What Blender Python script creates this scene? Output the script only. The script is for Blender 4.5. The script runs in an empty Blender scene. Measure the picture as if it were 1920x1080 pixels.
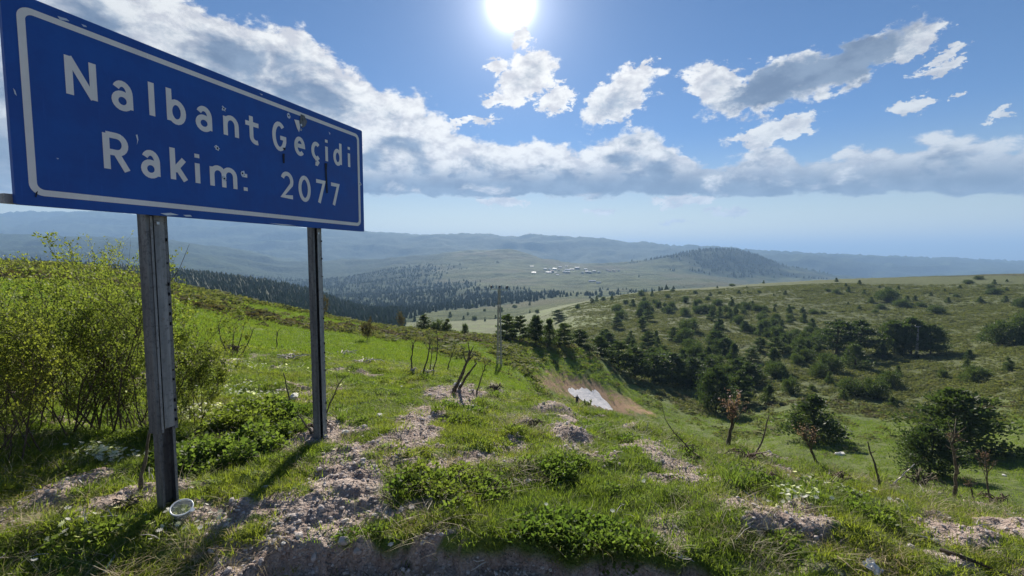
import bpy, math, random
import numpy as np
from mathutils import Vector, Matrix

# ------------------------------------------------------------------ camera
FPX = 850.0                      # focal length in pixels of a 1920 px wide frame
PITCH = math.radians(4.04)
scene = bpy.context.scene
COL = scene.collection
cam_data = bpy.data.cameras.new("camera")
cam_data.sensor_width = 36.0
cam_data.lens = 36.0 * FPX / 1920.0
cam_data.clip_start = 0.05
cam_data.clip_end = 200000.0
cam = bpy.data.objects.new("camera", cam_data)
COL.objects.link(cam)
cam.location = (0, 0, 0)
cam.rotation_euler = (math.pi / 2 - PITCH, 0, 0)
scene.camera = cam

def ray(px, py):
    """world direction (y = 1) seen at a pixel of the 1920x1080 photograph"""
    u = (px - 960) / FPX
    v = (540 - py) / FPX
    y = math.cos(PITCH) + math.sin(PITCH) * v
    z = -math.sin(PITCH) + math.cos(PITCH) * v
    return u / y, z / y

def azel(px, py):
    a, b = ray(px, py)
    return math.degrees(math.atan(a)), math.degrees(math.atan(b / math.hypot(1, a)))

# ------------------------------------------------------------------ light
SUN_AZ, SUN_EL = azel(958, 8)
sun_data = bpy.data.lights.new("sun", 'SUN')
sun_data.energy = 5.0
sun_data.angle = math.radians(0.55)
sun_data.color = (1.0, 0.93, 0.82)
sun = bpy.data.objects.new("sun", sun_data)
COL.objects.link(sun)
sun.location = (0, 20, 30)
sd = Vector((math.sin(math.radians(SUN_AZ)) * math.cos(math.radians(SUN_EL)),
             math.cos(math.radians(SUN_AZ)) * math.cos(math.radians(SUN_EL)),
             math.sin(math.radians(SUN_EL))))
sun.rotation_euler = sd.to_track_quat('Z', 'Y').to_euler()

scene.view_settings.view_transform = 'Standard'
scene.view_settings.look = 'None'
scene.view_settings.gamma = 1.0
scene.view_settings.use_curve_mapping = False
EXPOSURE = 1.0
scene.view_settings.exposure = EXPOSURE
scene.render.engine = 'CYCLES'
cy = scene.cycles
cy.max_bounces = 6
cy.diffuse_bounces = 2
cy.glossy_bounces = 2
cy.transmission_bounces = 5
cy.transparent_max_bounces = 12
cy.volume_bounces = 0
cy.use_denoising = True
cy.sample_clamp_indirect = 6.0

# ------------------------------------------------------------------ node helpers
class NT:
    def __init__(self, tree):
        self.t = tree
    def n(self, kind, **kw):
        nd = self.t.nodes.new(kind)
        for k, v in kw.items():
            setattr(nd, k, v)
        return nd
    def lk(self, a, b):
        self.t.links.new(a, b)
    def put(self, sock, v):
        if isinstance(v, bpy.types.NodeSocket):
            self.lk(v, sock)
        elif v is not None:
            sock.default_value = v
    def m(self, op, a, b=None, c=None, clamp=False):
        nd = self.n('ShaderNodeMath', operation=op, use_clamp=clamp)
        self.put(nd.inputs[0], a)
        if b is not None: self.put(nd.inputs[1], b)
        if c is not None: self.put(nd.inputs[2], c)
        return nd.outputs[0]
    def vm(self, op, a, b=None):
        nd = self.n('ShaderNodeVectorMath', operation=op)
        self.put(nd.inputs[0], a)
        if b is not None: self.put(nd.inputs[1], b)
        return nd.outputs['Value'] if op in ('LENGTH', 'DOT_PRODUCT', 'DISTANCE') else nd.outputs[0]
    def ss(self, x, lo, hi, a=0.0, b=1.0, kind='SMOOTHSTEP'):
        nd = self.n('ShaderNodeMapRange', interpolation_type=kind)
        self.put(nd.inputs['Value'], x)
        nd.inputs['From Min'].default_value = lo
        nd.inputs['From Max'].default_value = hi
        nd.inputs['To Min'].default_value = a
        nd.inputs['To Max'].default_value = b
        return nd.outputs['Result']
    def mix(self, f, a, b, mode='MIX'):
        nd = self.n('ShaderNodeMix', data_type='RGBA', blend_type=mode)
        self.put(nd.inputs['Factor'], f)
        for s, v in ((nd.inputs['A'], a), (nd.inputs['B'], b)):
            if isinstance(v, (tuple, list)) and len(v) == 3: v = (*v, 1)
            self.put(s, v)
        return nd.outputs['Result']
    def noise(self, vec, scale, detail=4, rough=0.55, dist=0.0, lac=2.0):
        nd = self.n('ShaderNodeTexNoise')
        self.put(nd.inputs['Vector'], vec)
        nd.inputs['Scale'].default_value = scale
        nd.inputs['Detail'].default_value = detail
        nd.inputs['Roughness'].default_value = rough
        nd.inputs['Lacunarity'].default_value = lac
        nd.inputs['Distortion'].default_value = dist
        return nd.outputs['Fac']
    def xyz(self, x, y, z=0.0):
        nd = self.n('ShaderNodeCombineXYZ')
        self.put(nd.inputs[0], x); self.put(nd.inputs[1], y); self.put(nd.inputs[2], z)
        return nd.outputs[0]

# ------------------------------------------------------------------ sky with clouds
world = bpy.data.worlds.new("World")
scene.world = world
world.use_nodes = True
wt = world.node_tree
wt.nodes.clear()
W = NT(wt)
tc = W.n('ShaderNodeTexCoord')
D = tc.outputs['Generated']
sep = W.n('ShaderNodeSeparateXYZ')
W.lk(D, sep.inputs[0])
az = W.m('MULTIPLY', W.m('ARCTAN2', sep.outputs[0], sep.outputs[1]), 180 / math.pi)
el = W.m('MULTIPLY', W.m('ARCSINE', W.m('MINIMUM', W.m('MAXIMUM', sep.outputs[2], -1.0), 1.0)), 180 / math.pi)
P = W.xyz(az, el, 0.0)

sky = W.n('ShaderNodeTexSky', sky_type='NISHITA')
sky.sun_disc = False
sky.sun_elevation = math.radians(SUN_EL)
sky.sun_rotation = math.radians(SUN_AZ)
sky.altitude = 2077
sky.air_density = 1.0
sky.dust_density = 0.25
sky.ozone_density = 2.2
SKY_STRENGTH = 0.05
k = 2.0 ** -EXPOSURE     # picture value -> scene value

# wind-torn shape noise, stretched along the horizon
Dn = W.vm('MULTIPLY', D, (1.0, 1.0, 1.75))
n_big = W.noise(Dn, 7.0, 7, 0.6, 0.15)
n_fine = W.noise(Dn, 26.0, 7, 0.62, 0.25)
n_thick = W.noise(W.vm('ADD', Dn, (0.0, 0.0, 0.31)), 9.0, 6, 0.6, 0.3)
n_mid = W.noise(W.vm('ADD', Dn, (0.3, 0.7, 0.1)), 15.0, 8, 0.62, 0.1)
def billow(vec, scale, detail=3.0, rough=.5):
    v_ = W.n('ShaderNodeTexVoronoi', feature='SMOOTH_F1')
    W.put(v_.inputs['Vector'], vec)
    v_.inputs['Scale'].default_value = scale
    v_.inputs['Detail'].default_value = detail
    v_.inputs['Roughness'].default_value = rough
    v_.inputs['Smoothness'].default_value = .35
    v_.normalize = True
    return v_.outputs['Distance']
warp = W.n('ShaderNodeTexNoise'); W.lk(Dn, warp.inputs['Vector']); warp.inputs['Scale'].default_value = 9; warp.inputs['Detail'].default_value = 3
Dw = W.vm('ADD', Dn, W.vm('MULTIPLY', W.vm('SUBTRACT', warp.outputs['Color'], (.5, .5, .5)), (.07, .07, .07)))
bl = billow(Dw, 17.0)
puffs = W.m('SUBTRACT', 0.42, bl)                       # round heads of the cumulus
shape = W.m('ADD', W.m('MULTIPLY', W.m('SUBTRACT', n_big, 0.5), 1.5),
            W.m('ADD', W.m('MULTIPLY', W.m('SUBTRACT', n_fine, 0.5), 1.3), W.m('MULTIPLY', puffs, 1.7)))

# long cloud bank: its top edge follows a curve over the azimuth
top_pts = [(-60, 8), (0, -60), (250, -30), (400, 22), (470, 45), (560, 58), (590, 95), (650, 128), (700, 165),
           (760, 180), (800, 200), (850, 235), (880, 262), (960, 278), (1040, 268), (1100, 282), (1150, 258),
           (1215, 248), (1265, 280), (1330, 304), (1400, 286), (1480, 290), (1530, 318), (1600, 290),
           (1680, 288), (1770, 258), (1850, 276), (1920, 274)]
fc = W.n('ShaderNodeFloatCurve')
cv = fc.mapping.curves[0]
pts = []
for px, py in top_pts:
    a, e = azel(px, py)
    pts.append(((a + 180) / 360, e / 45))
pts = [(0.0, 0.35), (0.15, 0.5), (0.26, 0.42)] + sorted(pts) + [(0.66, 0.24), (0.75, 0.36), (0.88, 0.3), (1.0, 0.35)]
while len(cv.points) < len(pts):
    cv.points.new(0.5, 0.5)
for i, (a, b) in enumerate(pts):
    cv.points[i].location = (min(max(a, 0), 1), min(max(b, 0), 1))
    cv.points[i].handle_type = 'AUTO_CLAMPED'
fc.mapping.update()
W.put(fc.inputs['Value'], W.m('DIVIDE', W.m('ADD', az, 180.0), 360.0))
topel = W.m('MULTIPLY', fc.outputs[0], 45.0)
BASE = azel(1200, 362)[1]
h_top = W.m('DIVIDE', W.m('SUBTRACT', topel, el), 3.0)           # 0 at the top edge, grows inward
baseel = W.m('MULTIPLY', W.m('MAXIMUM', W.m('COSINE', W.m('MULTIPLY', az, math.pi / 180)), 0.45), BASE)
h_bot = W.m('DIVIDE', W.m('SUBTRACT', el, baseel), 1.7)
band_s = W.m('ADD', W.m('MINIMUM', h_top, 1.0), W.m('MULTIPLY', shape, 1.0))
bot_s = W.m('ADD', h_bot, W.m('MULTIPLY', shape, 0.75))
band = W.m('MINIMUM', band_s, bot_s)

# separate clouds: (px, py, half width, half height, tilt deg, thickness weight, raggedness)
blobs = [(978, 76, 27, 24, 20, 0.0), (992, 141, 62, 44, 25, .42), (930, 131, 20, 15, 50, 0.0), (950, 184, 44, 9, 4, 0.0),
         (1045, 188, 34, 27, 40, .08), (1158, 186, 80, 42, 28, .42), (1203, 133, 30, 17, 55, .1),
         (1450, 158, 150, 46, 15, 1.6), (1345, 160, 42, 62, 70, .35), (1590, 115, 165, 50, 17, 1.6), (1700, 90, 70, 26, 20, .4),
         (1440, 247, 105, 22, 10, .22), (1716, 194, 48, 14, 4, 0.), (1772, 107, 44, 12, 22, -.1), (1756, 137, 60, 12, 8, -.2),
         (1790, 181, 26, 8, 15, -.2), (940, 378, 58, 11, 2, -.1), (1285, 374, 75, 10, 2, -.1), (880, 229, 60, 8, 2, -.3),
         (1360, 398, 50, 8, 0, -.3), (1130, 396, 45, 7, 0, -.3), (1270, 416, 30, 5, 0, -.4), (1880, 222, 30, 14, 20, -.35)]
field = None
tfield = None
wp2 = W.n('ShaderNodeTexNoise'); W.lk(Dn, wp2.inputs['Vector']); wp2.inputs['Scale'].default_value = 24; wp2.inputs['Detail'].default_value = 6; wp2.inputs['Roughness'].default_value = .68
Pw = W.vm('ADD', P, W.vm('MULTIPLY', W.vm('SUBTRACT', wp2.outputs['Color'], (.5, .5, .5)), (6.5, 4.5, 0.0)))
for (px, py, rx, ry, tilt, wgt) in blobs:
    a0, e0 = azel(px, py)
    a1, e1 = azel(px + rx, py)
    a2, e2 = azel(px, py - ry)
    mp = W.n('ShaderNodeMapping', vector_type='TEXTURE')
    W.lk(Pw, mp.inputs['Vector'])
    mp.inputs['Location'].default_value = (a0, e0, 0)
    mp.inputs['Rotation'].default_value = (0, 0, math.radians(tilt))
    mp.inputs['Scale'].default_value = (abs(a1 - a0), abs(e2 - e0), 1)
    ln = W.vm('LENGTH', mp.outputs[0])
    v = W.m('SUBTRACT', 1.0, ln)
    if wgt < -0.05:
        v = W.m('SUBTRACT', v, 0.1)
    field = v if field is None else W.m('MAXIMUM', field, v)
    tv = W.m('MULTIPLY', W.m('MAXIMUM', v, 0.0), max(wgt, 0.0))
    tfield = tv if tfield is None else W.m('MAXIMUM', tfield, tv)
blob_s = W.m('ADD', W.m('MULTIPLY', field, 1.25), W.m('SUBTRACT', W.m('MULTIPLY', shape, 0.9), 0.10))
dens = W.m('MAXIMUM', band, blob_s)
alpha_main = W.ss(dens, 0.0, 0.34)
# thickness: the sun stands behind the clouds, thin rims glow and thick hearts are grey
puff = W.m('ADD', W.m('MULTIPLY', W.m('SUBTRACT', n_thick, 0.485), 6.0), W.m('MULTIPLY', W.m('SUBTRACT', .40, bl), -3.0))
band_t = W.m('MULTIPLY', W.ss(W.m('ADD', W.m('MINIMUM', h_top, 0.9), puff), -0.05, 1.6),
             W.ss(band, 0.05, 0.42))
low_t = W.m('MULTIPLY', W.ss(W.m('SUBTRACT', el, baseel), 1.0, 4.5, 1.0, 0.0), W.ss(band, 0.0, 0.25))
low_t = W.m('MULTIPLY', low_t, W.ss(n_thick, 0.30, 0.48))
blob_t = W.ss(W.m('ADD', tfield, W.m('MULTIPLY', W.m('SUBTRACT', n_thick, 0.5), 1.1)), 0.0, 0.75)
blob_t = W.m('MULTIPLY', blob_t, W.ss(tfield, 0.0, 0.12))
thick = W.m('MAXIMUM', W.m('MAXIMUM', band_t, low_t), blob_t)
sunv = W.n('ShaderNodeCombineXYZ')
for i in range(3): sunv.inputs[i].default_value = sd[i]
cosang = W.vm('DOT_PRODUCT', D, sunv.outputs[0])
ang = W.m('MULTIPLY', W.m('ARCCOSINE', W.m('MINIMUM', cosang, 1.0)), 180 / math.pi)
near = W.ss(ang, 4.0, 55.0, 1.0, 0.0)
white = W.mix(near, (.78 * k, .80 * k, .80 * k), (1.2 * k, 1.17 * k, 1.1 * k))
# light mottling so that the bright parts are not one flat white
mott = W.ss(n_fine, 0.36, 0.6, 0.66, 1.0)
white = W.mix(1.0, white, W.xyz(mott, mott, W.m('POWER', mott, 0.8)), 'MULTIPLY')
grey = W.mix(near, (.15 * k, .20 * k, .29 * k), (.17 * k, .24 * k, .37 * k))
grey = W.mix(W.ss(n_mid, .35, .65), W.vm('MULTIPLY', grey, (.85, .85, .88)), W.vm('MULTIPLY', grey, (1.6, 1.5, 1.35)))
ccol = W.mix(thick, white, grey)

# clear air: Nishita blue and the pale band over the horizon
nish = W.vm('MULTIPLY', sky.outputs[0], (SKY_STRENGTH,) * 3)
SKYMUL = (0.45, 0.70, 0.93)
low = W.ss(el, 0.0, 15.0, 1.0, 0.0)
nish = W.vm('MULTIPLY', nish, W.mix(low, SKYMUL, (1.75, 1.22, 0.66)))
# glare of the sun itself
g1 = W.m('MULTIPLY', W.m('POWER', 2.7183, W.m('MULTIPLY', W.m('POWER', W.m('DIVIDE', ang, 1.5), 2.0), -1.0)), 5.0 * k)
g2 = W.m('MULTIPLY', W.m('POWER', 2.7183, W.m('MULTIPLY', W.m('DIVIDE', ang, 2.5), -1.0)), 1.7 * k)
g3 = W.m('MULTIPLY', W.m('POWER', 2.7183, W.m('MULTIPLY', W.m('DIVIDE', ang, 9.0), -1.0)), 0.22 * k)
glare = W.m('ADD', W.m('ADD', g1, g2), g3)
base = W.vm('ADD', nish, W.vm('MULTIPLY', W.xyz(glare, glare, glare), (.96, .95, 1.0)))
col = W.mix(W.m('MULTIPLY', alpha_main, 0.97), base, ccol)
col = W.vm('ADD', col, W.vm('MULTIPLY', W.xyz(g1, g1, g1), (.4, .4, .4)))
bg = W.n('ShaderNodeBackground')
W.lk(col, bg.inputs['Color'])
bg.inputs['Strength'].default_value = 1.0
wo = W.n('ShaderNodeOutputWorld')
W.lk(bg.outputs[0], wo.inputs['Surface'])
world.cycles.sampling_method = 'MANUAL'
world.cycles.sample_map_resolution = 512

# ------------------------------------------------------------------ mesh helpers
rng = np.random.default_rng(7)
R = random.Random(11)

def link_mesh(name, verts, faces, mat=None, parent=None, smooth=False):
    me = bpy.data.meshes.new(name)
    verts = np.asarray(verts, dtype=np.float32).reshape(-1, 3)
    if isinstance(faces, np.ndarray):
        nf, w = faces.shape
        me.vertices.add(len(verts)); me.vertices.foreach_set('co', verts.ravel())
        me.loops.add(nf * w); me.loops.foreach_set('vertex_index', faces.astype(np.int32).ravel())
        me.polygons.add(nf); me.polygons.foreach_set('loop_start', np.arange(0, nf * w, w, dtype=np.int32))
        me.polygons.foreach_set('use_smooth', np.full(nf, smooth, dtype=bool))
        me.update(calc_edges=True)
    else:
        me.from_pydata(verts.tolist(), [], faces)
        if smooth:
            me.polygons.foreach_set('use_smooth', np.ones(len(me.polygons), dtype=bool))
        me.update()
    if mat:
        for m_ in (mat if isinstance(mat, (list, tuple)) else [mat]):
            me.materials.append(m_)
    o = bpy.data.objects.new(name, me)
    COL.objects.link(o)
    o.parent = parent
    return o

def tag(o, label=None, cat=None, group=None, kind=None):
    if label: o['label'] = label
    if cat: o['category'] = cat
    if group: o['group'] = group
    if kind: o['kind'] = kind
    return o

def empty(name, loc, rz=0.0, s=1.0):
    o = bpy.data.objects.new(name, None)
    COL.objects.link(o)
    o.location = loc
    o.rotation_euler = (0, 0, rz)
    o.scale = (s, s, s)
    o.empty_display_size = 0.1
    return o

# smooth lattice noise in numpy
def _hash(ix, iy, seed):
    h = (ix.astype(np.int64) * 374761393 + iy.astype(np.int64) * 668265263 + seed * 1442695041) & 0xffffffff
    h = ((h ^ (h >> 13)) * 1274126177) & 0xffffffff
    return ((h ^ (h >> 16)) & 0xffffff) / float(0xffffff) * 2 - 1

def vnoise(x, y, seed=0):
    ix = np.floor(x); iy = np.floor(y)
    fx = x - ix; fy = y - iy
    fx = fx * fx * fx * (fx * (fx * 6 - 15) + 10); fy = fy * fy * fy * (fy * (fy * 6 - 15) + 10)
    a = _hash(ix, iy, seed); b = _hash(ix + 1, iy, seed)
    c = _hash(ix, iy + 1, seed); d = _hash(ix + 1, iy + 1, seed)
    return (a * (1 - fx) + b * fx) * (1 - fy) + (c * (1 - fx) + d * fx) * fy

def fbm(x, y, octaves=4, seed=0, gain=0.5, lac=2.03):
    x = np.asarray(x, dtype=float); y = np.asarray(y, dtype=float)
    s = np.zeros(np.broadcast(x, y).shape); a = 1.0; t = 0
    for i in range(octaves):
        s += a * vnoise(x + 17.3 * i, y - 9.1 * i, seed + i * 13)
        t += a; a *= gain
        x = x * lac * 0.8 - y * lac * 0.6; y, x = (x * 0.75 + y * lac * 0.8 + 0 * x) if False else y * lac, x
    return s / t

def sstep(x, a, b):
    t = np.clip((x - a) / (b - a), 0, 1)
    return t * t * (3 - 2 * t)

def pchip(x, y, xq):
    """monotone cubic through (x, y); y may have trailing columns"""
    x = np.asarray(x, float); y = np.asarray(y, float)
    h = np.diff(x); dlt = np.diff(y) / h
    m = np.zeros_like(y)
    for i in range(1, len(x) - 1):
        if dlt[i - 1] * dlt[i] > 0:
            w1 = 2 * h[i] + h[i - 1]; w2 = h[i] + 2 * h[i - 1]
            m[i] = (w1 + w2) / (w1 / dlt[i - 1] + w2 / dlt[i])
    m[0], m[-1] = dlt[0], dlt[-1]
    xq = np.clip(xq, x[0], x[-1])
    j = np.clip(np.searchsorted(x, xq) - 1, 0, len(x) - 2)
    t = (xq - x[j]) / h[j]
    return ((1 + 2 * t) * (1 - t) ** 2 * y[j] + t * (1 - t) ** 2 * h[j] * m[j]
            + t * t * (3 - 2 * t) * y[j + 1] + t * t * (t - 1) * h[j] * m[j + 1])

# ------------------------------------------------------------------ the lie of the land
# columns of the photograph, and for every row (distance y, picture height of the ground there)
CX = [0, 130, 250, 420, 560, 700, 800, 940, 1080, 1200, 1350, 1500, 1650, 1800, 1920]
ROWS = [
    # (distance, py) per column; nearest row first
    [(3.0, 905), (3.0, 915), (3.0, 928), (3.0, 931), (3.0, 932), (3.0, 934), (3.0, 935), (3.0, 940), (3.0, 948), (3.0, 958), (3.0, 972), (3.0, 985), (3.0, 1000), (3.0, 1015), (3.0, 1030)],
    [(9, 610), (9, 635), (9, 652), (9, 668), (9.5, 673), (10, 682), (10, 692), (8.5, 730), (7.5, 768), (6.8, 798), (6.0, 842), (5.6, 870), (5.2, 900), (5.0, 930), (4.9, 958)],
    [(18, 556), (18, 578), (18, 596), (18, 650), (18, 668), (18, 684), (18, 706), (16, 760), (16, 815), (16, 870), (16, 930), (16, 960), (15, 985), (14, 1005), (13, 1030)],
    [(30, 522), (30, 538), (30, 562), (32, 615), (34, 640), (35, 652), (36, 678), (36, 724), (40, 790), (44, 850), (48, 880), (48, 886), (42, 905), (36, 925), (31, 960)],
    [(42, 505), (44, 513), (44, 536), (46, 580), (50, 606), (56, 628), (58, 652), (57, 688), (70, 758), (74, 806), (78, 806), (66, 815), (58, 835), (52, 852), (46, 865)],
    [(55, 496), (55, 500), (56, 522), (58, 560), (64, 585), (76, 610), (84, 621), (90, 633), (98, 652), (104, 722), (100, 762), (90, 760), (84, 772), (76, 775), (68, 765)],
    [(95, 500), (95, 515), (95, 545), (105, 590), (110, 620), (115, 650), (120, 660), (125, 665), (128, 680), (130, 702), (130, 706), (125, 695), (115, 710), (110, 700), (100, 688)],
    [(200, 520), (200, 545), (200, 560), (200, 600), (200, 630), (190, 655), (190, 665), (190, 650), (180, 645), (180, 645), (180, 645), (175, 640), (165, 645), (150, 642), (135, 640)],
    [(380, 510), (380, 530), (380, 550), (380, 575), (380, 600), (380, 625), (380, 628), (370, 625), (270, 596), (260, 598), (255, 590), (250, 582), (240, 580), (225, 578), (215, 570)],
    [(700, 495), (700, 499), (700, 505), (680, 522), (640, 549), (600, 590), (620, 590), (620, 585), (430, 572), (400, 552), (395, 541), (385, 530), (380, 523), (375, 518), (370, 514)],
    [(1200, 530), (1200, 530), (1200, 530), (1200, 540), (1200, 560), (1200, 568), (1150, 562), (1000, 562), (800, 560), (800, 560), (800, 550), (800, 545), (800, 540), (800, 535), (800, 530)],
    [(1900, 520), (1900, 520), (1900, 520), (1900, 530), (1900, 545), (1900, 535), (1800, 530), (1700, 530), (1500, 536), (1400, 537), (1400, 537), (1500, 536), (1600, 534), (1600, 530), (1600, 526)],
    [(2800, 452), (2800, 456), (2800, 462), (2800, 490), (2800, 510), (2800, 502), (2700, 498), (2500, 500), (2300, 510), (2200, 512), (2200, 522), (2400, 529), (2500, 530), (2500, 526), (2500, 522)],
    [(3600, 446), (3600, 450), (3600, 452), (3600, 468), (3600, 492), (3500, 490), (3400, 482), (3300, 470), (2800, 498), (2800, 494), (3000, 472), (3000, 509), (3400, 528), (3400, 524), (3400, 518)],
    [(4200, 470), (4200, 470), (4200, 470), (4200, 475), (4200, 490), (4200, 495), (4200, 488), (3950, 486), (3800, 512), (3600, 508), (3700, 496), (3800, 520), (4300, 520), (4300, 520), (4300, 514)],
    [(5000, 430), (5000, 434), (5000, 440), (5000, 450), (5000, 458), (5000, 465), (4900, 466), (4800, 478), (4750, 486), (4700, 484), (4700, 486), (4700, 484), (4750, 504), (4750, 508), (4750, 510)],
    [(6000, 404), (6000, 402), (6000, 406), (6000, 414), (6000, 430), (6000, 438), (6000, 443), (6000, 441), (6000, 448), (6000, 458), (6000, 468), (6000, 478), (6000, 485), (6000, 490), (6000, 496)],
    [(9000, 430), (9000, 430), (9000, 430), (9000, 430), (9000, 450), (9000, 460), (9000, 460), (9000, 460), (9000, 470), (9000, 480), (9000, 488), (9000, 490), (9000, 495), (9000, 498), (9000, 500)],
    [(40000, 480)] * 15,
]
AZT = np.radians(np.concatenate([np.arange(-180, -60, 3.0), np.arange(-60, 60, 0.25), np.arange(60, 180.1, 3.0)]))
NR = len(ROWS)
row_lr = np.zeros((NR + 2, len(AZT))); row_z = np.zeros((NR + 2, len(AZT)))
for i, row in enumerate(ROWS):
    aa = []; rr = []; zz = []
    for px, (dist, py) in zip(CX, row):
        t, v = ray(px, py)
        aa.append(math.atan(t)); rr.append(math.log(math.hypot(1, t) * dist)); zz.append(v * dist)
    row_lr[i + 2] = pchip(aa, rr, AZT)
    row_z[i + 2] = pchip(aa, zz, AZT)
    if i == NR - 1:
        row_z[i + 2] = -900.0
# behind the camera the left and the right end are blended into one another
back = sstep(np.abs(np.degrees(AZT)), 60, 178)
for i in range(2, NR + 2):
    for arr in (row_lr, row_z):
        mean = 0.5 * (arr[i, 0] + arr[i, -1])
        arr[i] = arr[i] * (1 - back) + mean * back
row_lr[0] = math.log(0.3); row_z[0] = -1.82
row_lr[1] = math.log(1.9); row_z[1] = -1.78
row_z[1] = row_z[1] * 0.6 + row_z[2] * 0.4
LR = np.concatenate([np.linspace(math.log(0.3), math.log(14), 220), np.linspace(math.log(14), math.log(45000), 560)[1:]])
ZT = np.zeros((len(LR), len(AZT)))
for j in range(len(AZT)):
    ZT[:, j] = pchip(row_lr[:, j], row_z[:, j], LR)
# soften kinks between the rows a little, most of all across the azimuth
for _ in range(2):
    ZT[:, 1:-1] = 0.25 * ZT[:, :-2] + 0.5 * ZT[:, 1:-1] + 0.25 * ZT[:, 2:]

def base_z(x, y):
    x = np.asarray(x, float); y = np.asarray(y, float)
    az_ = np.arctan2(x, y); lr = np.log(np.maximum(np.hypot(x, y), 0.31))
    i = np.clip(np.searchsorted(LR, lr) - 1, 0, len(LR) - 2)
    j = np.clip(np.searchsorted(AZT, az_) - 1, 0, len(AZT) - 2)
    fi = np.clip((lr - LR[i]) / (LR[i + 1] - LR[i]), 0, 1); fj = np.clip((az_ - AZT[j]) / (AZT[j + 1] - AZT[j]), 0, 1)
    return ((ZT[i, j] * (1 - fj) + ZT[i, j + 1] * fj) * (1 - fi) + (ZT[i + 1, j] * (1 - fj) + ZT[i + 1, j + 1] * fj) * fi)

def pix_ground_flat(px, py, z):
    t, v = ray(px, py)
    y = z / v
    return t * y, y

# bare soil, mounds and hollows of the knoll: (px, py, guess z, half width m, half depth m, rise m, bareness)
def gp(px, py, z=None):
    """where the sight line through a pixel meets the land"""
    t, v = ray(px, py)
    ys = np.exp(np.linspace(math.log(0.8), math.log(30000), 4000))
    dz = v * ys - base_z(t * ys, ys)
    hit = np.nonzero(dz < 0)[0]
    if len(hit) == 0:
        return t * 30000, 30000.0
    i = max(hit[0], 1)
    f = dz[i - 1] / (dz[i - 1] - dz[i])
    y = ys[i - 1] + f * (ys[i] - ys[i - 1])
    return t * y, y

SOIL = []   # (x, y, rx, ry, rot, rise, strength)
for (px, py, rxp, ry, rot, rise, st) in [
        (565, 975, 185, .40, 0, .03, 1.2), (440, 1060, 130, .30, 0, -.02, 1.0), (640, 905, 75, .30, .3, .02, .9), (650, 1040, 120, .25, 0, .0, 1.0),
        (770, 820, 42, .55, .1, .03, .95), (790, 770, 30, .3, .4, .02, .8), (860, 742, 58, .45, 0, .10, .95), (820, 735, 30, .3, 0, .07, .9),
        (1045, 775, 40, .3, 0, .10, .8), (1065, 815, 32, .22, 0, .10, .85), (1060, 800, 22, .12, 0, .05, .7), (985, 795, 20, .14, 0, .10, .5),
        (1215, 838, 52, .22, -.1, .08, .85), (1255, 868, 45, .18, -.2, .06, .8), (1450, 985, 78, .20, -.15, .09, 1.15),
        (1235, 1000, 62, .22, 0, .02, .6), (1460, 880, 46, .22, -.3, .07, .9), (1500, 905, 36, .16, -.3, .05, .9), (1385, 862, 46, .2, 0, .06, .45),
        (1850, 950, 90, .2, -.35, .05, .95), (1890, 985, 60, .2, -.3, .03, .8), (1770, 1055, 60, .12, -.2, .02, .7), (1660, 1000, 40, .1, 0, .0, .4),
        (110, 910, 52, .24, 0, .05, .9), (250, 935, 60, .26, 0, .03, .7), (600, 815, 48, .3, 0, .04, .7), (950, 1075, 380, .10, 0, -.02, 1.2),
        (360, 690, 55, .5, 0, .02, .7), (620, 700, 25, .25, 0, .02, .4), (1650, 905, 30, .2, 0, .04, .6), (70, 960, 40, .2, 0, .02, .5),
        (1500, 1070, 120, .08, 0, -.01, .5), (930, 728, 20, .3, 0, .12, .5), (1340, 850, 40, .2, 0, .03, .5), (720, 665, 60, .4, 0, .02, .3)]:
    x0, y0 = gp(px, py)
    SOIL.append((x0, y0, rxp / FPX * y0, ry * y0 / 3.0 * 1.0, rot, rise, st))

def soil_mask(x, y):
    n1 = fbm(x * 2.6, y * 2.6, 4, 5) * 0.95 + fbm(x * 14, y * 14, 3, 8) * 0.5
    s = np.zeros_like(x); h = np.zeros_like(x)
    for (cx, cy_, rx, ry, rot, rise, st) in SOIL:
        dx = x - cx; dy = y - cy_
        c, sn = math.cos(rot), math.sin(rot)
        q = np.sqrt(((dx * c + dy * sn) / rx) ** 2 + ((-dx * sn + dy * c) / ry) ** 2)
        s = np.maximum(s, sstep(1.32 - q + n1, 0.0, 0.5) * min(st, 1.0) * sstep(1.9 - q, 0, .4))
        h = h + rise * np.exp(-(q ** 2) * 1.3)
    s = np.maximum(s, .85 * sstep(fbm(x * 1.9 + 7, y * 1.9, 5, 15, .62) - .06 * sstep(-x, 0, 2), .19, .34) * (1 - sstep(np.hypot(x, y), 9, 13)))
    # the gravel verge on which the camera stands
    edge = 2.52 + 0.10 * fbm(x * 2.2, y * 0 + 3.0, 3, 21) + 0.04 * fbm(x * 11, y * 7, 2, 22)
    edge = edge + .04 - 0.5 * sstep(x, 1.05, 1.4) - 0.5 * sstep(-x, 1.35, 1.65)
    verge = 1 - sstep(y, edge - 0.03, edge + 0.03)
    verge = np.where(np.abs(np.arctan2(x, y)) > 1.4, 1.0, verge)
    s = np.maximum(s, verge)
    return np.clip(s, 0, 1), h, verge

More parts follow.
